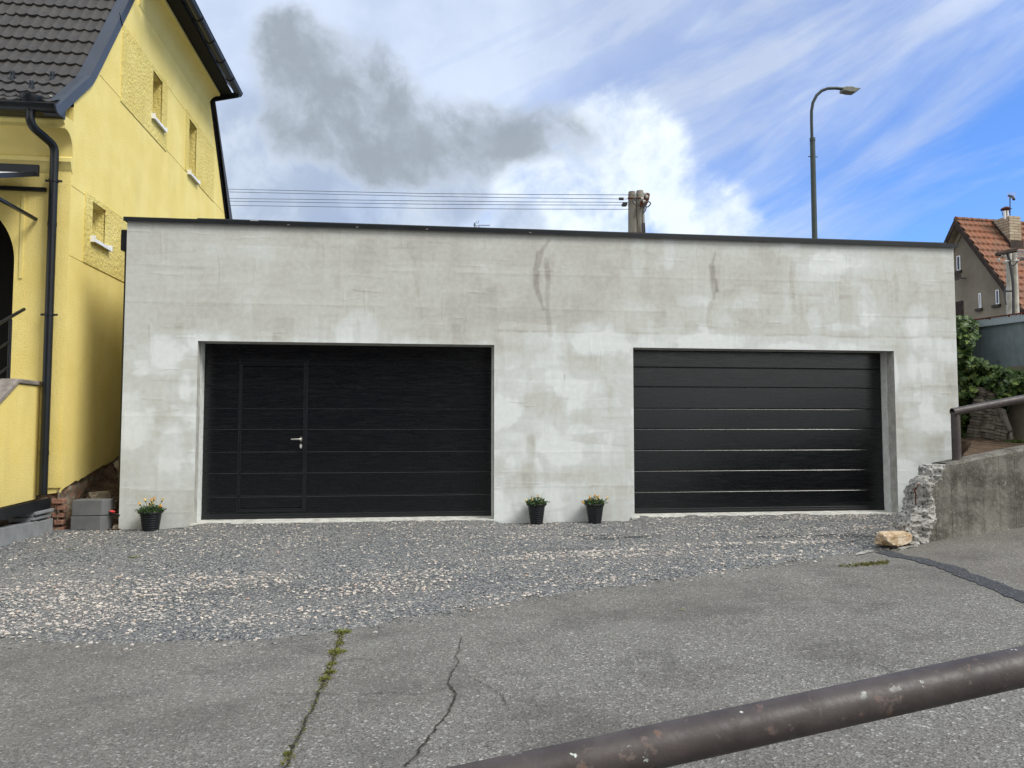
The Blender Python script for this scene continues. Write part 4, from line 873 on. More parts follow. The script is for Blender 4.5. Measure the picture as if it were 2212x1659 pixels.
bl = [(-4.345, -.055, -.065), (-4.335, -.05, .142)]
for i, (x, y, z) in enumerate(bl):
    w_ = .37; g = G().prism([(x, y, z), (x+w_-.01, y, z), (x+w_+.055, y+.09, z), (x+w_+.055, y+.25, z), (x, y+.25, z)], (0, 0, .20))
    top('concrete_block', g, 'block_grey', ['lower dark grey concrete block standing beside the brick corner', 'upper dark grey concrete block stacked beside the brick corner'][i], 'concrete block', (x+.2, y+.1, z), 'dark grey stacked blocks', bevel=.008)
# ------------------------------------------------------------------ flower pots
def leafcard(g, p, d, l, w_, rs):
    d = Vector(d).normalized(); s_ = d.cross(Vector((rs.randn(), rs.randn(), rs.randn()))).normalized(); u = s_.cross(d)
    q = Vector(p); g.add([q, q+d*l*.35+s_*w_, q+d*l*.7+s_*w_*.7+u*l*.06, q+d*l, q+d*l*.7-s_*w_*.7+u*l*.06, q+d*l*.35-s_*w_], [(0, 1, 2, 3, 4, 5)])
def pot(px, pyb, pyt, wpx, y, seed, label, flowers):
    b = onY(px, pyb, y); t_ = onY(px, pyt, y); h = t_[2]-b[2]; rt_ = (onY(px+wpx/2, pyt, y)[0]-onY(px-wpx/2, pyt, y)[0])/2; c = (b[0], y, b[2]-.005); rs = np.random.RandomState(seed)
    o = thing('potted_plant', label, 'potted plant', c, 'black ribbed flower pots by the garage')
    rb = rt_*.66; pr = [(0, .0), (rb, 0)]
    n = 64
    for k in range(n+1):
        f = k/n; r = rb+(rt_*.93-rb)*f; rib = .0022*math.cos(f*2*math.pi*9)*(1 if .04 < f < .96 else 0); pr.append((r+rib, .004+f*(h-.03)))
    pr += [(rt_*.985, h-.026), (rt_, h-.02), (rt_, h), (rt_*.95, h), (rt_*.93, h-.02), (rt_*.86, h-.05)]
    G().lathe(c, pr, 40).build('pot', 'pot_plastic', o, smooth='all')
    G().lathe(c, [(rt_*.9, h-.04), (0, h-.035)], 24).build('potting_soil', 'soil', o)
    g = G()
    for k in range(560):
        a_ = rs.rand()*6.28; r = rt_*.9*math.sqrt(rs.rand()); hh = rs.rand()**1.3*.12*(1-.55*r/rt_)
        p = (c[0]+r*math.cos(a_), c[1]+r*math.sin(a_), c[2]+h-.03+hh); leafcard(g, p, (math.cos(a_)*(.3+r/rt_)+rs.randn()*.4, math.sin(a_)*(.3+r/rt_)+rs.randn()*.4, .55+rs.randn()*.5), rs.uniform(.028, .052), rs.uniform(.005, .009), rs)
    for k in range(14):
        a_ = rs.rand()*6.28; p = Vector((c[0]+rt_*.8*math.cos(a_), c[1]+rt_*.8*math.sin(a_), c[2]+h-.0)); d = Vector((math.cos(a_), math.sin(a_), .35)).normalized()
        for m_ in range(7): leafcard(g, p+d*.011*m_, d+Vector(rs.randn(3)*.6), .03, .006, rs)
    g.build('foliage', 'leaf', o)
    for (fx_, fy_, pale, tl) in flowers:
        q = onY(fx_, fy_, y-rs.uniform(-.04, .06)); base = Vector((c[0]+(q[0]-c[0])*.55, c[1]+(q[1]-c[1])*.6, c[2]+h-.01)); Q = Vector(q)
        G().tube([base, (base+Q)/2+Vector((0, 0, .008)), Q], .0028, 5).build('stem', 'leaf', o)
        d = (Q-base).normalized()+Vector((tl, 0, .6)); d.normalize(); g = G()
        g.tube([Q-d*.004, Q+d*.010, Q+d*.018], [.006, .012, .009], 8, mi=1)
        for k in range(11):
            a_ = k/11*6.283; s_ = d.orthogonal().normalized(); u_ = d.cross(s_); e = s_*math.cos(a_)+u_*math.sin(a_); r1 = Q+d*.014+e*.008; r2 = Q+d*.042+e*(.009+.012*abs(tl)); sd_ = d.cross(e)*.006; g.add([r1-sd_, r1+sd_, r2+sd_*.8, r2+d*.008, r2-sd_*.8], [(0, 1, 2, 3, 4)])
        g.build('flower', ['petal_pale' if pale else 'petal', 'leaf'], o)
pot(325, 1154, 1104, 49, -.17, 1, 'flower pot standing alone before the left garage pier, orange buds', [(303, 1092, 0, 0), (315, 1084, 1, -.4), (327, 1085, 0, 0), (332, 1082, 0, .1), (349, 1084, 1, .3), (330, 1091, 1, 0), (342, 1097, 0, .8), (323, 1095, 0, .2)])
pot(1159, 1133, 1087, 39.5, -.17, 2, 'left flower pot at the middle pier, few small yellow buds', [(1162, 1076, 1, 0), (1140, 1084, 1, -.3), (1151, 1083, 1, 0), (1168, 1086, 1, 0)])
pot(1285, 1131, 1087, 40, -.17, 3, 'right flower pot at the middle pier, one flower leaning far out right', [(1275, 1078, 0, 0), (1285, 1075, 0, .1), (1292, 1078, 0, 0), (1309, 1079, 1, .5), (1264, 1088, 0, -.3), (1277, 1084, 0, 0), (1288, 1082, 1, 0)])
# ------------------------------------------------------------------ retaining wall
YW = -3.0
def rect_ramp(x): return .88+.175*(x-5.59)
def wbase(x): return .045+.117*(x-5.2)
rw = thing('retaining_wall', 'dark weathered concrete retaining wall with a broken rubble end', 'wall', (5.3, YW, 0))
g = G(); nx_, nz_ = 150, 24; X_ = np.linspace(5.66, 11.5, nx_)
secs = []
for i, x in enumerate(X_):
    tz_ = rect_ramp(x); ring = []
    for j in range(nz_+1): z = wbase(x)-.15+(tz_-.03-wbase(x)+.15)*j/nz_; ring.append((x, YW+.012*mnoise.noise(Vector((x*3, z*3, 1)))+.006*math.floor(((x/.19) % 2))*0, z))
    ring += [(x, YW+.03, tz_-.004), (x, YW+.10, tz_+.008*mnoise.noise(Vector((x*5, 0, 3)))), (x, YW+.20, tz_+.006*mnoise.noise(Vector((x*5, 4, 3)))), (x, YW+.26, tz_-.01), (x, YW+.27, -.2)]
    secs.append(ring)
m_ = len(secs[0]); g.v = [tuple(map(float, p)) for r in secs for p in r]; g.f = [(i*m_+j, (i+1)*m_+j, (i+1)*m_+j+1, i*m_+j+1) for i in range(nx_-1) for j in range(m_-1)]; g.mi = [0]*len(g.f)
g.build('wall_body', 'weathered', rw, smooth=True)
# broken end: craggy lump, light fracture face
out = [(5.05, -.12), (5.07, .05), (5.12, .13), (5.15, .24), (5.20, .33), (5.26, .42), (5.31, .55), (5.35, .66), (5.42, .76), (5.47, .84), (5.56, .868), (5.66, .878)]
g = G(); ns, nt_ = 120, 60; zz_ = np.linspace(-.12, .878, ns); oz = np.array([p[1] for p in out]); ox = np.array([p[0] for p in out])
for i, z in enumerate(zz_):
    xe_ = np.interp(z, oz, ox); bd = float(np.interp(z, [-.1, .05, .15, .3, .6, .75, .88], [5.30, 5.34, 5.44, 5.49, 5.47, 5.56, 5.61]))   # where the fracture meets the old face
    ring = [(5.72, YW-.012), (5.66, YW-.014), (bd, YW-.014)]; 
    for k in range(1, 9): t_ = k/9; ring.append((bd+(xe_-bd)*t_, YW-.014-.05*math.sin(t_*3.1)*(1-z*.5)+.06*t_*t_))
    ring += [(xe_-.01, YW+.10), (xe_+.0, YW+.17), (xe_+.03, YW+.25), (max(5.5, xe_+.04), YW+.275), (5.72, YW+.275)]
    P = [np.array(p) for p in ring]; L_ = np.concatenate([[0], np.cumsum([np.linalg.norm(b_-a_) for a_, b_ in zip(P[:-1], P[1:])])]); s_ = np.linspace(0, L_[-1], nt_)
    rx_ = np.interp(s_, L_, [p[0] for p in P]); ry_ = np.interp(s_, L_, [p[1] for p in P])
    for x, y in zip(rx_, ry_):
        fr = min(1, max(0, (bd+.02-x)/.06)); v = Vector((x*7, y*7, z*7)); n1 = mnoise.noise(v)+.55*mnoise.noise(v*2.3)+.4*mnoise.noise(v*5.1)
        g.v.append((x-.055*n1*fr, y-.050*(mnoise.noise(v+Vector((9, 2, 4)))+.6*mnoise.noise(v*2.9)+.45*mnoise.noise(v*6.))*fr, z+.02*n1*fr))
for i in range(ns-1):
    for j in range(nt_-1):
        p = g.v[i*nt_+j]; z = zz_[i]; bd = float(np.interp(z, [-.1, .05, .15, .3, .6, .75, .88], [5.30, 5.34, 5.44, 5.49, 5.47, 5.56, 5.61]))+.03*mnoise.noise(Vector((0, 3, z*9)))
        g.f.append((i*nt_+j, (i+1)*nt_+j, (i+1)*nt_+j+1, i*nt_+j+1)); g.mi.append(0 if p[0] < bd+.01 else 1)
k0 = len(g.v); c_ = [(ns-1)*nt_+j for j in range(nt_)]; g.f.append(tuple(c_)); g.mi.append(0)
be = g.build('broken_end', ['broken', 'weathered'], rw, smooth=True)
def ow(x, y, Y=-3.07): return onY(x, y, Y)
G().tube([ow(1978, 1058), ow(1984, 1047, -3.1), ow(1988, 1044)], .006, 6).tube([ow(1978, 1090), ow(1978, 1066, -3.1), ow(1974, 1056, -3.12)], .007, 6).build('rebar', 'rust_iron', be)
# rubble crumbs at its foot
for i, (px, py, r) in enumerate(((1935, 1180, .035), (1975, 1178, .05), (1990, 1172, .04), (1948, 1188, .03), (1908, 1182, .03), (2003, 1168, .04))):
    p = onG(px, py); top('rubble', G().rock((p[0], p[1], p[2]+r*.2), r, i*2.2, (1.2, 1, .6), i), 'broken', 'small grey concrete lump at the foot of the broken wall end', 'rubble', p, 'small concrete lumps at the broken wall end')
g = G()
strip(g, [onG(*p) for p in [(1850, 1200), (1880, 1188), (1915, 1184), (1960, 1180)]], lambda t: .04+.10*t, .008, 0, .4, .05, 9); tag(g.build('broken_strip', 'broken', None), kind='structure')
p = onG(1926, 1182)
top('sandstone_rock', G().rock((p[0], p[1]-.02, p[2]+.095), .125, 4.6, (1.35, .85, .60), .15, 4, .16), 'sandstone', 'yellow brown angular rock lying before the broken end of the retaining wall', 'rock', p, smooth=True)
# handrail on it
hr = thing('handrail', 'brown painted pipe handrail standing on the retaining wall', 'handrail', (5.79, -2.9, .92))
yh = -2.9; s_ = 7.7/7.6
pA = onY(2067, 888, yh); xb = onY(2067, 995, yh)
G().tube([(xb[0], yh, xb[2]-.05), (xb[0], yh, pA[2]-.01)], .046, 20).build('post', 'pipe', hr, smooth=True)
dx_ = 5.5; r0 = np.array([xb[0]-.05, yh-.02, pA[2]-.012])
G().tube([r0, r0+np.array([dx_, 0, .176*dx_])], .043, 20, caps=False).tube([r0+np.array([.1, 0, .0176]), r0+np.array([dx_, 0, .176*dx_])], .036, 16, caps=False).build('rail', 'pipe', hr, smooth=True)
G().lathe((0, 0, 0), [(0, 0), (.0335, 0)], 4).v
g = G(); g.tube([r0+np.array([.035, 0, .006]), r0+np.array([.04, 0, .007])], .040, 16); g.build('pipe_end', 'deep_black', hr)
G().tube([(xb[0]+2.6, yh, 1.2), (xb[0]+2.6, yh, pA[2]+.176*2.6)], .046, 20).build('post', 'pipe', hr, smooth=True)
# foreground handrail
a_ = dep(1590, 1574.5, 1.55); b_ = dep(2212, 1439, 1.68); dd = (b_-a_); 
fr = thing('handrail', 'worn brown pipe handrail crossing the near foreground with chipped paint', 'handrail', a_+dd*3-np.array([0, 0, 1.0]))
PP = [a_+dd*t_ for t_ in np.linspace(-5, 5, 60)]
G().tube(PP, .0405, 40).build('rail', 'pipe', fr, smooth='all')
for t_ in (-4.2, 2.4, 4.8):
    q = a_+dd*t_; G().tube([(q[0], q[1], float(zg(q[0], q[1]))-.05), (q[0], q[1], q[2])], .035, 20).build('post', 'pipe', fr, smooth=True)
# ------------------------------------------------------------------ behind the retaining wall: sheet-clad shed, ivy, pavers
wa = dep(2105, 692, 12.77); wb = dep(2212, 677, 12.0); wd_ = (wb-wa); wd_[2] = 0; wu = wd_/np.linalg.norm(wd_); wn_ = np.array([wu[1], -wu[0], 0]); wn_ = wn_ if wn_[1] < 0 or wn_[0] < 0 else -wn_
zt_ = 3.05; S0 = wa-wu*2.2; S1 = wb+wu*3.0
def onW(px, py, off=0.):      # picture point on the shed wall, off metres in front of it
    r = ray(px, py); q0 = wa+wn_*off; t_ = np.dot(q0-CAM, wn_)/np.dot(r, wn_); return CAM+r*t_
sh = thing('clad_shed', 'blue grey sheet clad shed wall with a rusty capping above the ivy', 'shed', (S0[0], S0[1], 1.0))
zc = onW(2150, 795)[2]
def wbox(g, s0, s1, z0, z1, o0, o1):
    P = []
    for z in (z0, z1):
        for (s_, o_) in ((s0, o0), (s1, o0), (s1, o1), (s0, o1)): q = wa+wu*s_+wn_*o_; P.append((q[0], q[1], z))
    return g.add(P, [(0, 1, 2, 3), (7, 6, 5, 4), (0, 4, 5, 1), (1, 5, 6, 2), (2, 6, 7, 3), (3, 7, 4, 0)])
wbox(G(), -2.0, 4.5, zc, zt_-.10, -.3, 0).build('cladding', 'bluewall', sh); wbox(G(), -2.0, 4.5, .7, zc-.001, -.3, .03).build('base_wall', 'tan_wall', sh)
wbox(G(), -.0, 4.5, zt_-.13, zt_-.005, -.34, .05).build('capping', 'cap', sh); wbox(G(), -.03, 4.5, zt_-.004, zt_+.010, -.36, .062).build('rusty_edge', 'rust_edge', sh)
g = G(); rs = np.random.RandomState(3)
for k in range(70):
    s_ = rs.uniform(0, 4); l = rs.uniform(.005, .03); wbox(g, s_, s_+rs.uniform(.008, .03), zt_-.005-l, zt_-.003, .0505, .053)
g.build('rust_stain', 'rust_edge', sh)
# ivy
iv = thing('ivy', 'dense green ivy hanging over the shed base beside the garage', 'ivy', (8.6, 1.0, 1.0)); rs = np.random.RandomState(19)
def inpoly(x, y, P):
    c = False; j = len(P)-1
    for i in range(len(P)):
        if (P[i][1] > y) != (P[j][1] > y) and x < (P[j][0]-P[i][0])*(y-P[i][1])/(P[j][1]-P[i][1])+P[i][0]: c = not c
        j = i
    return c
IP = [(2050, 684), (2078, 683), (2100, 686), (2107, 700), (2112, 712), (2104, 735), (2096, 755), (2100, 770), (2116, 778), (2150, 790), (2185, 800), (2230, 805), (2230, 840), (2205, 850), (2195, 868), (2180, 862), (2172, 880), (2150, 878), (2140, 868), (2122, 850), (2118, 900), (2108, 952), (2050, 960)]
g = G(); cntv = 0
core = G(); 
while cntv < 5200:
    px, py = rs.uniform(2050, 2230), rs.uniform(680, 962)
    qx = px+rs.randn()*3; qy = py+rs.randn()*3
    if not inpoly(qx, qy, IP): continue
    bulge = .42*(1-math.exp(-((py-684)/25.)))*(1.0 if py < 860 else .6); lump = .22*mnoise.noise(Vector((px/22., py/22., 0)))+.12*mnoise.noise(Vector((px/9., py/9., 3)))
    dd_ = rs.rand()**2; off = .05+max(.02, bulge+lump)*(1-.55*dd_)
    q = Vector(onW(px, py, off)); s_ = rs.uniform(.022, .05) if rs.rand() < .92 else .065
    nrm = Vector((-.35+rs.randn()*.5, -.75+rs.randn()*.45, .6+rs.randn()*.4)).normalized(); dn = Vector((rs.randn()*.45, rs.randn()*.2, -1)); dn = (dn-nrm*dn.dot(nrm)).normalized(); sd_ = nrm.cross(dn)
    shp = [(0, 0), (.75, -.35), (.95, .15), (.55, .45), (.5, .95), (0, 1.5), (-.5, .95), (-.55, .45), (-.95, .15), (-.75, -.35)]
    g.add([q+sd_*a_*s_+dn*b_*s_+nrm*(-.25*abs(a_)*s_) for a_, b_ in shp], [tuple(range(10))]); cntv += 1
g.build('leaves', 'ivy', iv)
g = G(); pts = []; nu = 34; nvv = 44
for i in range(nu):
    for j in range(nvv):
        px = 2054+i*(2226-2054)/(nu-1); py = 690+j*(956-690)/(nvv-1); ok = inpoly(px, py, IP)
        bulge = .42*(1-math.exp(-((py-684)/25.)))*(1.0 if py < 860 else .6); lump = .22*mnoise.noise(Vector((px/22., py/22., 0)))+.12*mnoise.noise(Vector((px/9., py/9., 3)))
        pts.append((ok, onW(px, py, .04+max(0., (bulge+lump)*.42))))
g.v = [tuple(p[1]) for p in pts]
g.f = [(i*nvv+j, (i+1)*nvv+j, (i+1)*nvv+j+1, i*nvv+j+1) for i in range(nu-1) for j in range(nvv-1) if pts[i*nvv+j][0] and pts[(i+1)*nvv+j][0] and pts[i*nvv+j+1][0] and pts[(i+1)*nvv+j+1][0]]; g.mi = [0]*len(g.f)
g.build('dark_backing', 'ivycore', iv)  # dark sheet behind the leaves; shade between them put into its colour
# leaning paver stacks
ordn = ['bottom', 'second', 'third', 'fourth', 'fifth', 'sixth', 'seventh', 'eighth', 'ninth', 'tenth', 'eleventh', 'twelfth', 'thirteenth', 'fourteenth', 'fifteenth', 'sixteenth', 'seventeenth', 'eighteenth', 'nineteenth', 'twentieth']
src = {}
for (b, t_, n, d, nm) in (((2105, 955), (2126, 838), 19, 12.1, 'left'), ((2128, 957), (2146, 850), 17, 12.0, 'middle'), ((2151, 958), (2161, 906), 8, 11.95, 'right')):
    P0, P1 = dep(*b, d), dep(*t_, d); P0[2] -= .02; ax_ = Vector(P1-P0); th = ax_.length/n; axn = ax_.normalized(); tilt = axn.to_track_quat('Z', 'X')
    for k in range(n):
        pale = (nm == 'left' and k == 14); key = 'p' if pale else 'b'
        if key not in src:
            g = G(); w_, dp_, hh = .084, .10, th*.93
            out_ = [(-w_, -dp_), (-w_*.3, -dp_), (-w_*.15, -dp_+.012), (w_*.15, -dp_+.012), (w_*.3, -dp_), (w_, -dp_), (w_, dp_), (-w_, dp_)]
            g.prism([(x, y, 0) for x, y in out_], (0, 0, hh)); me_o = g.build('paver', 'paver_pale' if pale else 'paver_brown', None, bevel=.006); src[key] = me_o; o = me_o
        else: o = src[key].copy(); COL.objects.link(o)
        c_ = Vector(P0)+axn*(th*k); o.location = c_+Vector((rs.randn()*.008, rs.randn()*.008, 0)); e = tilt.to_euler(); yaw_ = math.atan2(-RT[1], RT[0])*-1
        o.rotation_euler = (ax_.y*-1/ax_.length+rs.randn()*.02, ax_.x/ax_.length+rs.randn()*.02, -YAW+rs.randn()*.05)
        pos = ordn[k] if k < n-1 else 'topmost'
        tag(o, ('pale ' if pale else 'brown ')+f'concrete paver, {pos} in the {nm} leaning stack by the ivy', 'paver', 'pavers in leaning stacks')
def zpt(x, y): return ((3720+x/2.551)/1.8228, (1200+y/2.551)/1.8228)
def slab(poly, d, th, mat, label, name):
    P = [dep(*zpt(*p), d) for p in poly]; c = sum(P)/len(P); g = G()
    g.prism([tuple(p) for p in P], FW*th); return top(name, g, mat, label, 'slab', (c[0], c[1], min(p[2] for p in P)), bevel=.01)
slab([(515, 1042), (562, 1035), (640, 1250), (668, 1440), (628, 1432), (572, 1330), (515, 1110)], 11.9, .10, 'paver_brown', 'tall broken concrete slab leaning against the wall right of the pavers', 'concrete_slab')
slab([(572, 1040), (612, 1050), (650, 1170), (686, 1262), (650, 1278), (600, 1150)], 11.8, .10, 'coping', 'jagged pale upper slab chunk leaning right of the pavers', 'concrete_slab')
slab([(650, 1282), (682, 1275), (708, 1430), (672, 1438)], 11.85, .08, 'paver_pale', 'short pale slab piece standing under the jagged chunk', 'concrete_slab')
# weeds at the wall
def weed(name, c, r, h, n, label, mat='leaf', cat='weed', wid=.006, group=None):
    g = G(); rs = np.random.RandomState(int(abs(c[0]*100)+abs(c[1]*37)) % 9999)
    for k in range(n):
        a_ = rs.rand()*6.28; q = r*rs.rand(); p = (c[0]+q*math.cos(a_), c[1]+q*math.sin(a_)*1., c[2]); leafcard(g, p, (math.cos(a_)*.8+rs.randn()*.3, math.sin(a_)*.8+rs.randn()*.3, .7+rs.rand()*.8), h*rs.uniform(.5, 1.1), wid, rs)
    return top(name, g, mat, label, cat, c, group)
p = dep(*zpt(735, 1420), 11.4); weed('weed', p, .12, .12, 140, 'green weeds growing at the foot of the tan wall', 'ivy', 'weed', .012)
# moss and weeds in the crack
MT['weedgreen'] = simple('weed_green', (.17, .185, .05), .8, .2, 0, .4, 20).m
for (px, py, r, h, n, lb) in ((741, 1368, .09, .05, 90, 'grass tuft in the road crack right at the gravel edge'), (733, 1392, .045, .035, 50, 'small tuft in the road crack below the gravel edge'), (728, 1412, .09, .05, 100, 'broad leaved tuft in the road crack under the two upper ones'), (718, 1437, .04, .035, 40, 'small tuft midway down the green stretch of road crack'),
                              (712, 1455, .055, .04, 70, 'dense tuft in the crack near the lower end of the green stretch'), (703, 1470, .05, .04, 70, 'lowest tuft of the green stretch of road crack'), (622, 1632, .03, .03, 50, 'lone tuft in the crack at the bottom of the picture'), (290, 1207, .10, .03, 60, 'flat green weed alone in the gravel before the left pot'), (152, 1190, .07, .02, 30, 'tiny green weed in the gravel near the kerb blocks')):
    p = onG(px, py); p[2] += .012 if py < 1300 else .004; weed('weed', p, r*.62, h*.6, n, lb, 'weedgreen', 'weed', .005, 'weeds in the road')
g = G(); rs = np.random.RandomState(8)
for k in range(900):
    t_ = rs.rand(); px = 1812+t_*108; py = 1224-t_*9+rs.randn()*2.2; 
    if rs.rand() > .25+.75*sm((t_-.2)/.4): continue
    p = onG(px, py); leafcard(g, (p[0], p[1], p[2]+.004), (rs.randn(), rs.randn(), .12), .014, .006, rs)
for k in range(500):
    i = rs.randint(len(CR1)-1); u = rs.rand(); 
    if i > 3 and rs.rand() < .75: continue
    q = CR1[i]*(1-u)+CR1[i+1]*u; q = (q[0]+rs.randn()*.012, q[1]+rs.randn()*.012, float(zg(q[0], q[1]))+.008); leafcard(g, q, (rs.randn(), rs.randn(), .4), .018, .005, rs)
o = g.build('moss', 'moss', None); tag(o, 'yellow green moss in the road crack and by the broken wall', 'moss', None, 'stuff')
p = onG(1473, 1320); g = G(); leafcard(g, (p[0]-.02, p[1], p[2]+.012), (1, .1, .1), .05, .012, np.random.RandomState(2)); top('fallen_leaf', g, 'leaf_fresh' if 'leaf_fresh' in MT else 'weedgreen', 'single small bright green leaf fallen on the open asphalt', 'leaf', p)
# ------------------------------------------------------------------ street lamp
DL = 19.
lt = [dep(1759, 560, DL), dep(1755, 300, DL)]
sl2 = thing('street_lamp', 'tall dark green street lamp with a curved arm behind the garage', 'street lamp', (lt[0][0], lt[0][1], 0))
def fl(p): return np.array([p[0], p[1], p[2]])
xL, yL = lt[1][0], lt[1][1]
z300 = lt[1][2]
G().tube([(xL, yL, -.1), (xL, yL, 2.9)], .085, 16).tube([(xL, yL, 2.9), (xL, yL, 4.95)], .075, 16).tube([(xL, yL, 4.9), (xL, yL, z300-.35), (xL, yL, z300)], [.066, .062, .060], 16).tube([(xL, yL, z300-.06), (xL, yL, z300+.02)], .067, 16).tube([(xL-.12, yL, z300-.45), (xL+.12, yL, z300-.45)], .012, 6).build('pole', 'lamp_green', sl2, smooth=True)
arc_ = [dep(x, y, DL) for x, y in [(1754, 300), (1753, 262), (1753, 240), (1756, 222), (1764, 206), (1775, 196), (1788, 191), (1805, 190.5), (1822, 192)]]
G().tube(arc_, .037, 12).build('arm', 'lamp_green', sl2, smooth=True)
hd = thing('lamp_head', None, None, (0, 0, 0)); hd.parent = sl2; hd.location = Vector(-OFF[sl2.name]); OFF[hd.name] = np.zeros(3)
lp = [(1822, 188.5), (1829, 186), (1842, 186), (1849, 188.5), (1861, 189.5), (1848, 198), (1836, 197.5), (1828, 195.5), (1822, 195)]
G().prism([tuple(dep(x, y, DL-.12)) for x, y in lp], FW*.24).build('housing', 'lamp_head', hd, bevel=.01)
G().tube([dep(1822, 192, DL), dep(1828, 192.5, DL)], .05, 12).build('joint', 'insulator', hd)
# ------------------------------------------------------------------ utility poles
DU = 27.
up_ = thing('utility_pole', 'pair of round concrete utility poles carrying the wires behind the garage', 'utility pole', (dep(1374, 925, DU)[0], dep(1374, 925, DU)[1], 0))
tops = []
for (x0_, x1_, yt) in ((1365, 1367, 414), (1382, 1384, 412)):
    tp = dep(x0_, yt, DU); bt = dep(x1_, 508, DU); sl3 = (bt-tp)/(tp[2]-bt[2]); ft = tp+sl3*tp[2]; r1 = 8./F*DU
    G().tube([ft, bt, tp+(bt-tp)*.06, tp], [.21, .165, r1*1.02, r1*.92], 20).build('pole', 'pole', up_, smooth=True); tops.append(tp)
for y in (428, 503): 
    c0 = dep(1356, y, DU-.25); c1 = dep(1394, y+.5, DU-.25); G().tube([c0, c1], .03, 6).build('clamp_band', 'rust_iron', up_)
cA = [dep(x, y, DU-.3) for x, y in [(1386, 447), (1390, 440), (1396, 428), (1400, 418)]]
G().tube(cA, [.10, .13, .11, .07], 6).build('crossarm', 'rust_iron', up_)
for (x, y) in ((1394, 420), (1398, 426), (1388, 430), (1392, 436)): G().tube([dep(x-3, y, DU-.45), dep(x+2, y-1, DU-.45)], .06, 8).build('insulator', 'insulator', up_, smooth=True)
for pts in ([(1376, 437), (1371, 432), (1373, 428), (1380, 427)], [(1370, 428), (1366, 436), (1372, 442), (1380, 443)], [(1394, 436), (1403, 436), (1406, 440), (1400, 447), (1396, 447)], [(1392, 440), (1396, 446), (1395, 454), (1388, 462)], [(1390, 442), (1393, 450), (1388, 458)], [(1386, 444), (1389, 452), (1387, 462), (1388, 480), (1390, 508)]):
    G().tube(sp([dep(x, y, DU-.5) for x, y in pts], 4), .022, 5).build('cable', 'wire', up_)
g = G().tube([dep(1389.5, 482, DU-.3), dep(1391, 510, DU-.3)], .06, 6); g.build('cable_duct', 'dark_wood', up_)
lbw = ['topmost of the five wires left of the concrete poles', 'second highest of the five wires left of the concrete poles', 'middle one of the five wires left of the concrete poles', 'fourth wire down left of the concrete poles', 'lowest of the five wires left of the concrete poles']
for k, (yl, ym, yr, xr) in enumerate(((408, 418, 421, 1380), (414, 424, 430, 1370), (428, 434, 437, 1357), (434, 441, 443, 1357), (443, 450, 452, 1357))):
    b = dep(xr, yr, DU-.2); m_2 = dep(920, ym, DU+2.5); l_ = dep(490, yl+.5, DU+5.5); e = l_+(l_-m_2)*2.2+np.array([0, 0, .6]); g = G()
    path = [b, (b*.5+m_2*.5)-np.array([0, 0, .01]), m_2, (m_2+l_)/2, l_, (l_+e)/2, e]
    g.tube(path, .010, 5); o = top('power_line', g, 'wire', lbw[k], 'power line', b, 'power lines behind the garage')
    if k in (1, 2, 3):
        q = dep((1342, 1350, 1348)[k-1], (429.5, 440, 443.3)[k-1], DU); G().tube([q+np.array([-.08, 0, 0]), q+np.array([.08, 0, 0])], [.05, .05], 6).build('connector', 'wire', o)
# second pair of poles, right
D2 = 23.
u2 = thing('utility_pole', 'pair of pale round concrete poles before the red roofed house', 'utility pole', (dep(2186, 925, D2)[0], dep(2186, 925, D2)[1], 0))
for (x0_, x1_, w0, w1) in ((2179, 2182, 11, 14.5), (2191.5, 2195, 9.5, 12.5)):
    tp = dep(x0_, 545, D2); bt = dep(x1_, 680, D2); sl3 = (bt-tp)/(tp[2]-bt[2]); G().tube([tp+sl3*tp[2], bt, tp], [w1*1.2/2/F*D2, w1/2/F*D2, w0/2/F*D2], 20).build('pole', 'pole_light', u2, smooth=True)
z2 = lambda x, y: ((3840+x/2.911)/1.8228, (730+y/2.911)/1.8228)
def cab(pts, r, name='cable', mat='wire', d=D2-.3): G().tube(sp([dep(*z2(*p), d) for p in pts], 4), r, 6).build(name, mat, u2)
cab([(255, 805), (255, 790), (330, 775), (400, 750), (480, 738)], .07, 'crossarm', 'dark_wood'); cab([(345, 868), (500, 862)], .035, 'clamp_band', 'insulator')
for (x, y) in ((300, 805), (335, 810), (270, 855), (470, 742), (345, 880)): cab([(x-12, y), (x+10, y-4)], .05, 'insulator', 'insulator')
cab([(388, 745), (372, 790), (398, 880), (412, 980), (430, 1090), (436, 1210), (438, 1470)], .04); cab([(400, 910), (440, 925), (480, 880), (520, 845), (600, 830)], .022); cab([(350, 1150), (336, 1220), (345, 1320), (356, 1370)], .02); cab([(355, 1212), (425, 1210)], .03); cab([(410, 860), (500, 860), (600, 835)], .025)
for k, (ya, yb2) in enumerate(((745, 752), (765, 778), (790, 800), (815, 828))):
    a2 = dep(*z2(470, ya), D2-.3); b2 = dep(*z2(680, yb2), D2-1.2); top('power_line', G().tube([a2, b2, b2+(b2-a2)*3], .02, 5), 'insulator', ['topmost', 'second', 'third', 'lowest'][k]+' pale wire running right from the right hand poles', 'power line', a2, 'power lines right of the red roofed house')
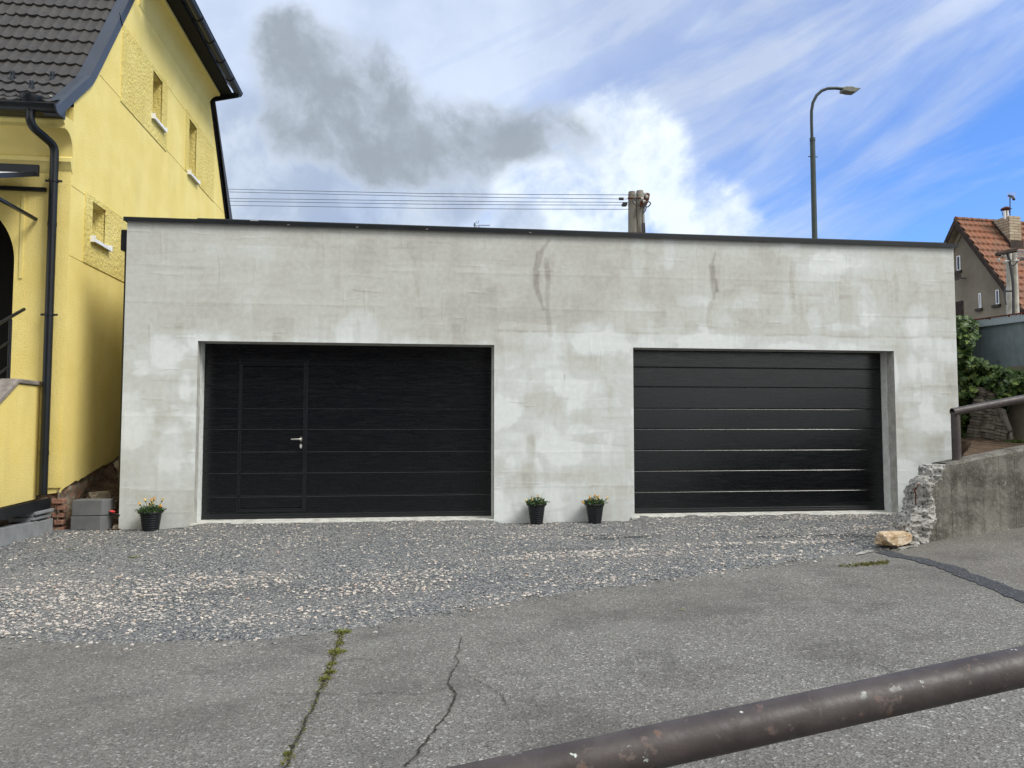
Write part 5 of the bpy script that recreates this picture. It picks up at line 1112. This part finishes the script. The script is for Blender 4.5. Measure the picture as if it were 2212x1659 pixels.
# ------------------------------------------------------------------ far house
dA = 31.; Ap = dep(2063, 474, dA); 
rd = np.array([math.sin(R(84)), math.cos(R(84)), 0.]); gd = np.array([rd[1], -rd[0], 0.])   # ridge heading; gable heading towards the camera
def hp(t_, s_, z): return Ap*np.array([1, 1, 0])+gd*t_+rd*s_+np.array([0, 0, z])
def onGab(px, py, s_=0.):
    r = ray(px, py); q0 = hp(0, s_, 0); t_ = np.dot(q0-CAM, rd)/np.dot(r, rd); return CAM+r*t_
def ts(P): v = P-hp(0, 0, 0); return float(np.dot(v, gd)), float(np.dot(v, rd))
E_ = onGab(2172, 620); et = ts(E_)[0]; slope = (Ap[2]-E_[2])/et; HT = 4.3; ez = Ap[2]-slope*HT
fh = thing('far_house', 'brown rendered house with a steep red tiled roof at right', 'house', hp(0, 0, 0))
zr0 = Ap[2]-.35
g = G(); s0 = .35
P = [hp(-HT, s0, 0), hp(HT, s0, 0), hp(HT, s0, ez+.1), hp(0, s0, zr0-.1), hp(-HT, s0, ez+.1)]
g.add(P, [(4, 3, 2, 1, 0)]); g.add([hp(HT, s0, 0), hp(HT, 12, 0), hp(HT, 12, ez), hp(HT, s0, ez)], [(3, 2, 1, 0)]); g.build('wall', 'farwall', fh)
# tile courses on the facing slope
g = G(); sl_len = HT+.5; nc = 22
for c_ in range(nc):
    ta, tb = sl_len*c_/nc, sl_len*(c_+1)/nc; za, zb = Ap[2]-slope*ta, Ap[2]-slope*tb; 
    g.add([hp(ta, 0, za+.02), hp(ta, 12, za+.02), hp(tb+.03, 12, zb+.09), hp(tb+.03, 0, zb+.09), hp(tb+.02, 0, zb-.0), hp(tb+.02, 12, zb-.0)], [(0, 1, 2, 3)[::-1], (3, 2, 5, 4)[::-1]])
g.add([hp(0, 0, Ap[2]), hp(0, 12, Ap[2]), hp(-sl_len, 12, Ap[2]-slope*sl_len), hp(-sl_len, 0, Ap[2]-slope*sl_len)], [(0, 1, 2, 3)])
rfo = g.build('roof', 'redtile', fh)
g = G()
for k in range(34): a2 = hp(0, .02+k*.36, Ap[2]+.03); g.tube([a2, a2+rd*.36], [.10, .085], 8)
g.build('ridge_tile', 'redtile', rfo)
for sg in (1, -1):
    g = G(); g.add([hp(0, -.04, Ap[2]+.02), hp(sg*sl_len, -.04, Ap[2]-slope*sl_len+.02), hp(sg*sl_len, -.04, Ap[2]-slope*sl_len-.24), hp(0, -.04, Ap[2]-.28), hp(0, .04, Ap[2]+.03), hp(sg*sl_len, .04, Ap[2]-slope*sl_len+.03)], [(0, 1, 2, 3), (0, 4, 5, 1)]); g.build('verge_board', 'dark_wood', rfo)
    g = G(); g.add([hp(0, -.0, Ap[2]-.28), hp(sg*sl_len, 0, Ap[2]-slope*sl_len-.24), hp(sg*sl_len, .36, Ap[2]-slope*sl_len-.26), hp(0, .36, Ap[2]-.30)], [(0, 1, 2, 3)]).add([hp(0, .3, Ap[2]-.28), hp(sg*sl_len, .3, Ap[2]-slope*sl_len-.24), hp(sg*sl_len, .3, Ap[2]-slope*sl_len-.5), hp(0, .3, Ap[2]-.56)], [(0, 1, 2, 3)]); g.build('soffit', 'tan_wall', rfo)
def fwin(zx0, zy0, zx1, zy1, conv):
    A_ = onGab(*conv(zx0, zy0), s0); B_ = onGab(*conv(zx1, zy1), s0); ta, tb = sorted((ts(A_)[0], ts(B_)[0])); za, zb = sorted((A_[2], B_[2]))
    def bb(g, t0, t1, z0, z1, s_0, s_1):
        return g.add([hp(t0, s_0, z0), hp(t1, s_0, z0), hp(t1, s_1, z0), hp(t0, s_1, z0), hp(t0, s_0, z1), hp(t1, s_0, z1), hp(t1, s_1, z1), hp(t0, s_1, z1)], [(0, 3, 2, 1), (4, 5, 6, 7), (0, 1, 5, 4), (1, 2, 6, 5), (2, 3, 7, 6), (3, 0, 4, 7)])
    rv = bb(G(), ta, tb, za, zb, s0-.012, s0-.004).build('window', 'far_sill' , fh)
    f = (tb-ta); g = G(); w_ = .045; fa = ta+.2*(tb-ta)
    bb(g, fa, fa+w_, za, zb, s0-.03, s0-.013); bb(g, tb-w_, tb, za, zb, s0-.03, s0-.013); bb(g, fa+w_, tb-w_, za, za+w_, s0-.03, s0-.013); bb(g, fa+w_, tb-w_, zb-w_, zb, s0-.03, s0-.013); g.build('window_frame', 'white_sheet', rv)
    bb(G(), fa+w_, tb-w_, za+w_, zb-w_, s0-.025, s0-.014).build('pane', 'glass_dark', rv)
    bb(G(), ta-.1, tb+.05, za-.10, za-.005, s0-.10, s0-.001).build('sill', 'far_sill', rv)
z3 = lambda x, y: ((3200+x/2.37)/1.8228, (700+y/2.37)/1.8228)
fwin(1335, 735, 1385, 862, z3); fwin(1545, 1080, 1580, 1215, z3); fwin(1700, 1050, 1748, 1178, z3)
A_ = onGab(*z3(1330, 1160), s0); B_ = onGab(*z3(1413, 1290), s0); ta, tb = ts(A_)[0], ts(B_)[0]
g = G().add([hp(ta, s0-.02, 1), hp(tb, s0-.02, 1), hp(tb, s0-.02, A_[2]), hp(ta, s0-.02, A_[2])], [(3, 2, 1, 0)]); dr_ = g.build('door', 'dark_wood', fh)
G().add([hp(ta+.25, s0-.03, B_[2]+.3), hp(tb-.15, s0-.03, B_[2]+.3), hp(tb-.15, s0-.03, A_[2]-.25), hp(ta+.25, s0-.03, A_[2]-.25)], [(3, 2, 1, 0)]).build('pane', 'glass_dark', dr_)
# satellite dish on the gable
q = onGab(*z3(1345, 925), -.1); sd_o = thing('satellite_dish', 'small satellite dish on the gable of the far house', 'satellite dish', q)
cc_ = Vector(q); g = G(); nrm = Vector((-.8, -.5, .35)).normalized(); uu = nrm.orthogonal().normalized(); vv2 = nrm.cross(uu); vs = [cc_-nrm*.08]
for rr, dpz in ((.09, -.05), (.17, 0)): vs += [cc_+nrm*dpz+(uu*math.cos(k/18*6.283)+vv2*math.sin(k/18*6.283))*rr for k in range(18)]
g.add(vs, [(0, 1+k, 1+(k+1) % 18) for k in range(18)]+[(1+k, 19+k, 19+(k+1) % 18, 1+(k+1) % 18) for k in range(18)]); g.build('dish', 'far_sill', sd_o, smooth=True)
G().tube([cc_-nrm*.08, cc_-nrm*.08+Vector(rd)*.45], .02, 6).build('bracket', 'wire', sd_o); G().tube([cc_-vv2*.2, cc_+nrm*.32], .012, 6).build('feed_arm', 'wire', sd_o)
# chimney on the facing slope
def onSlope(px, py):
    r = ray(px, py); n_ = np.cross(rd, gd*1.-np.array([0, 0, slope])); t_ = np.dot(Ap-CAM, n_)/np.dot(r, n_); return CAM+r*t_
C0 = onSlope(*z2(402, 720)); tC, sC = ts(C0); Ctop = dep(*z2(395, 340), np.dot(C0-CAM, FW)/1.0)[2]
Cr = onSlope(*z2(485, 735)); dS = (ts(Cr)[1]-sC); r_l = onSlope(*z2(238, 470)); tB = ts(r_l)[0]
tB = max(.15, min(tC-.8, tB)); dS = max(.55, min(1.2, dS))
g = G(); zlo = Ap[2]-slope*tC-.6
Pb = [hp(tC, sC, zlo), hp(tC, sC+dS, zlo), hp(tB, sC+dS, zlo), hp(tB, sC, zlo)]
g.add(Pb+[p+np.array([0, 0, Ctop-zlo]) for p in Pb], [(0, 1, 5, 4), (1, 2, 6, 5), (2, 3, 7, 6), (3, 0, 4, 7), (4, 5, 6, 7)]); ch_ = g.build('chimney', 'cladding', rfo)
def cbox(g, e, z0, z1):
    P = [hp(tC+e, sC-e, z0), hp(tC+e, sC+dS+e, z0), hp(tB-e, sC+dS+e, z0), hp(tB-e, sC-e, z0)]; return g.add(P+[p+np.array([0, 0, z1-z0]) for p in P], [(0, 1, 5, 4), (1, 2, 6, 5), (2, 3, 7, 6), (3, 0, 4, 7), (4, 5, 6, 7), (3, 2, 1, 0)])
g = G(); 
for (t0, t1) in ((tB, tC),): 
    a2 = hp(t0, sC-.04, Ap[2]-slope*t0); b2 = hp(t1+.05, sC-.04, Ap[2]-slope*(t1+.05)); g.add([a2+np.array([0, 0, .02]), b2+np.array([0, 0, .02]), b2+np.array([0, 0, .30]), a2+np.array([0, 0, .24])], [(0, 1, 2, 3)])
    g.add([hp(tC+.06, sC-.04, Ap[2]-slope*tC-.05), hp(tC+.06, sC+dS+.04, Ap[2]-slope*tC-.05), hp(tC+.06, sC+dS+.04, Ap[2]-slope*tC+.32), hp(tC+.06, sC-.04, Ap[2]-slope*tC+.32)], [(0, 1, 2, 3)])
g.build('chimney_flashing', 'rust_iron' if False else 'dark_wood', rfo)
fq = dep(*z2(354, 350), np.dot(C0-CAM, FW)+.3); 
G().tube([(fq[0], fq[1], Ctop-.1), (fq[0], fq[1], dep(*z2(354, 293), np.dot(C0-CAM, FW)+.3)[2])], .10, 12).build('flue', 'steel', rfo, smooth=True)
zq = dep(*z2(352, 268), np.dot(C0-CAM, FW)+.3)[2]; g = G(); g.lathe((fq[0], fq[1], zq), [(.02, .10), (.15, .04), (.20, -.02), (.19, -.03), (0, .0)], 14)
for k in range(3): g.tube([(fq[0]+.10*math.cos(k*2.1), fq[1]+.10*math.sin(k*2.1), zq-.30), (fq[0]+.16*math.cos(k*2.1), fq[1]+.16*math.sin(k*2.1), zq)], .012, 4)
g.build('flue_cap', 'rust_iron', rfo)
dC = np.dot(C0-CAM, FW)+.1; an = thing('television_antenna', 'grid antenna on a mast above the brick chimney of the far house', 'antenna', dep(*z2(398, 340), dC))
G().tube([dep(*z2(398, 345), dC), dep(*z2(399, 118), dC)], .022, 6).build('mast', 'wire', an)
g = G()
for k in range(9): x = 362+k*12.5; g.tube([dep(*z2(x, 85-k*1.5), dC+.15), dep(*z2(x, 165-k*1.5), dC+.15)], .004, 4)
for k in range(5): g.tube([dep(*z2(362, 85+k*20), dC+.15), dep(*z2(462, 73+k*20), dC+.15)], .004, 4)
g.build('reflector', 'insulator', an); G().tube([dep(*z2(385, 118), dC), dep(*z2(425, 128), dC-.2), dep(*z2(445, 162), dC-.4)], .05, 6).build('boom', 'wire', an)
# small yagi antenna behind the roof edge
dY = 24.; an = thing('television_antenna', 'small aerial with a long toothed boom peeping over the garage roof edge', 'antenna', dep(1024.5, 500, dY))
zy = lambda x, y: ((1820+x/12.29)/1.8228, (840+y/12.29)/1.8228)
def yt(g, pts, r): g.tube([dep(*zy(*p), dY) for p in pts], r, 5)
g = G(); yt(g, [(600, 1100), (600, 460)], .014); g.build('mast', 'wire', an)
g = G(); yt(g, [(545, 590), (760, 600), (1330, 598)], .008); g.build('boom', 'wire', an)
g = G(); yt(g, [(560, 580), (585, 450)], .008); yt(g, [(645, 560), (690, 385)], .008); yt(g, [(750, 510), (795, 355)], .008); yt(g, [(640, 590), (735, 775)], .010); yt(g, [(780, 600), (840, 720)], .010); yt(g, [(550, 660), (630, 820)], .008)
for k in range(6): x = 800+k*95; yt(g, [(x-30, 610), (x+60, 545)], .006)
g.build('elements', 'wire', an)

# ------------------------------------------------------------------ across the road, behind the camera: house and hedge added unseen, to shape the door reflections
nb = thing('added_house', 'unseen dark brown house added across the road to darken the left door reflection', 'house', (-5, -24, -.6))
G().box((-17, -32, -1), (7.2, -24, 10.5)).build('wall', 'dark_wood', nb); G().prism([(-17.4, -23.5, 10.4), (-17.4, -32.5, 10.4), (-17.4, -28, 15)], (25, 0, 0)).build('roof', 'redtile', nb)
for x in (-14, -10, -6, -2, 2): w_o = G().box((x, -24.0, 2), (x+1.3, -23.97, 3.5)).build('window', 'tan_wall', nb); G().box((x+.1, -23.969, 2.1), (x+1.2, -23.96, 3.4)).build('pane', 'glass_dark', w_o)
g = G(); rs = np.random.RandomState(4)
for k in range(5000):
    x = rs.uniform(6.8, 34); z = rs.rand()*1.6-.5; leafcard(g, (x, -23+rs.randn()*.5, z), rs.randn(3), .35, .12, rs)
top('hedge', g, 'ivycore', 'unseen dark hedge added across the road to darken the low reflection in the right door', 'hedge', (20, -23, 0))
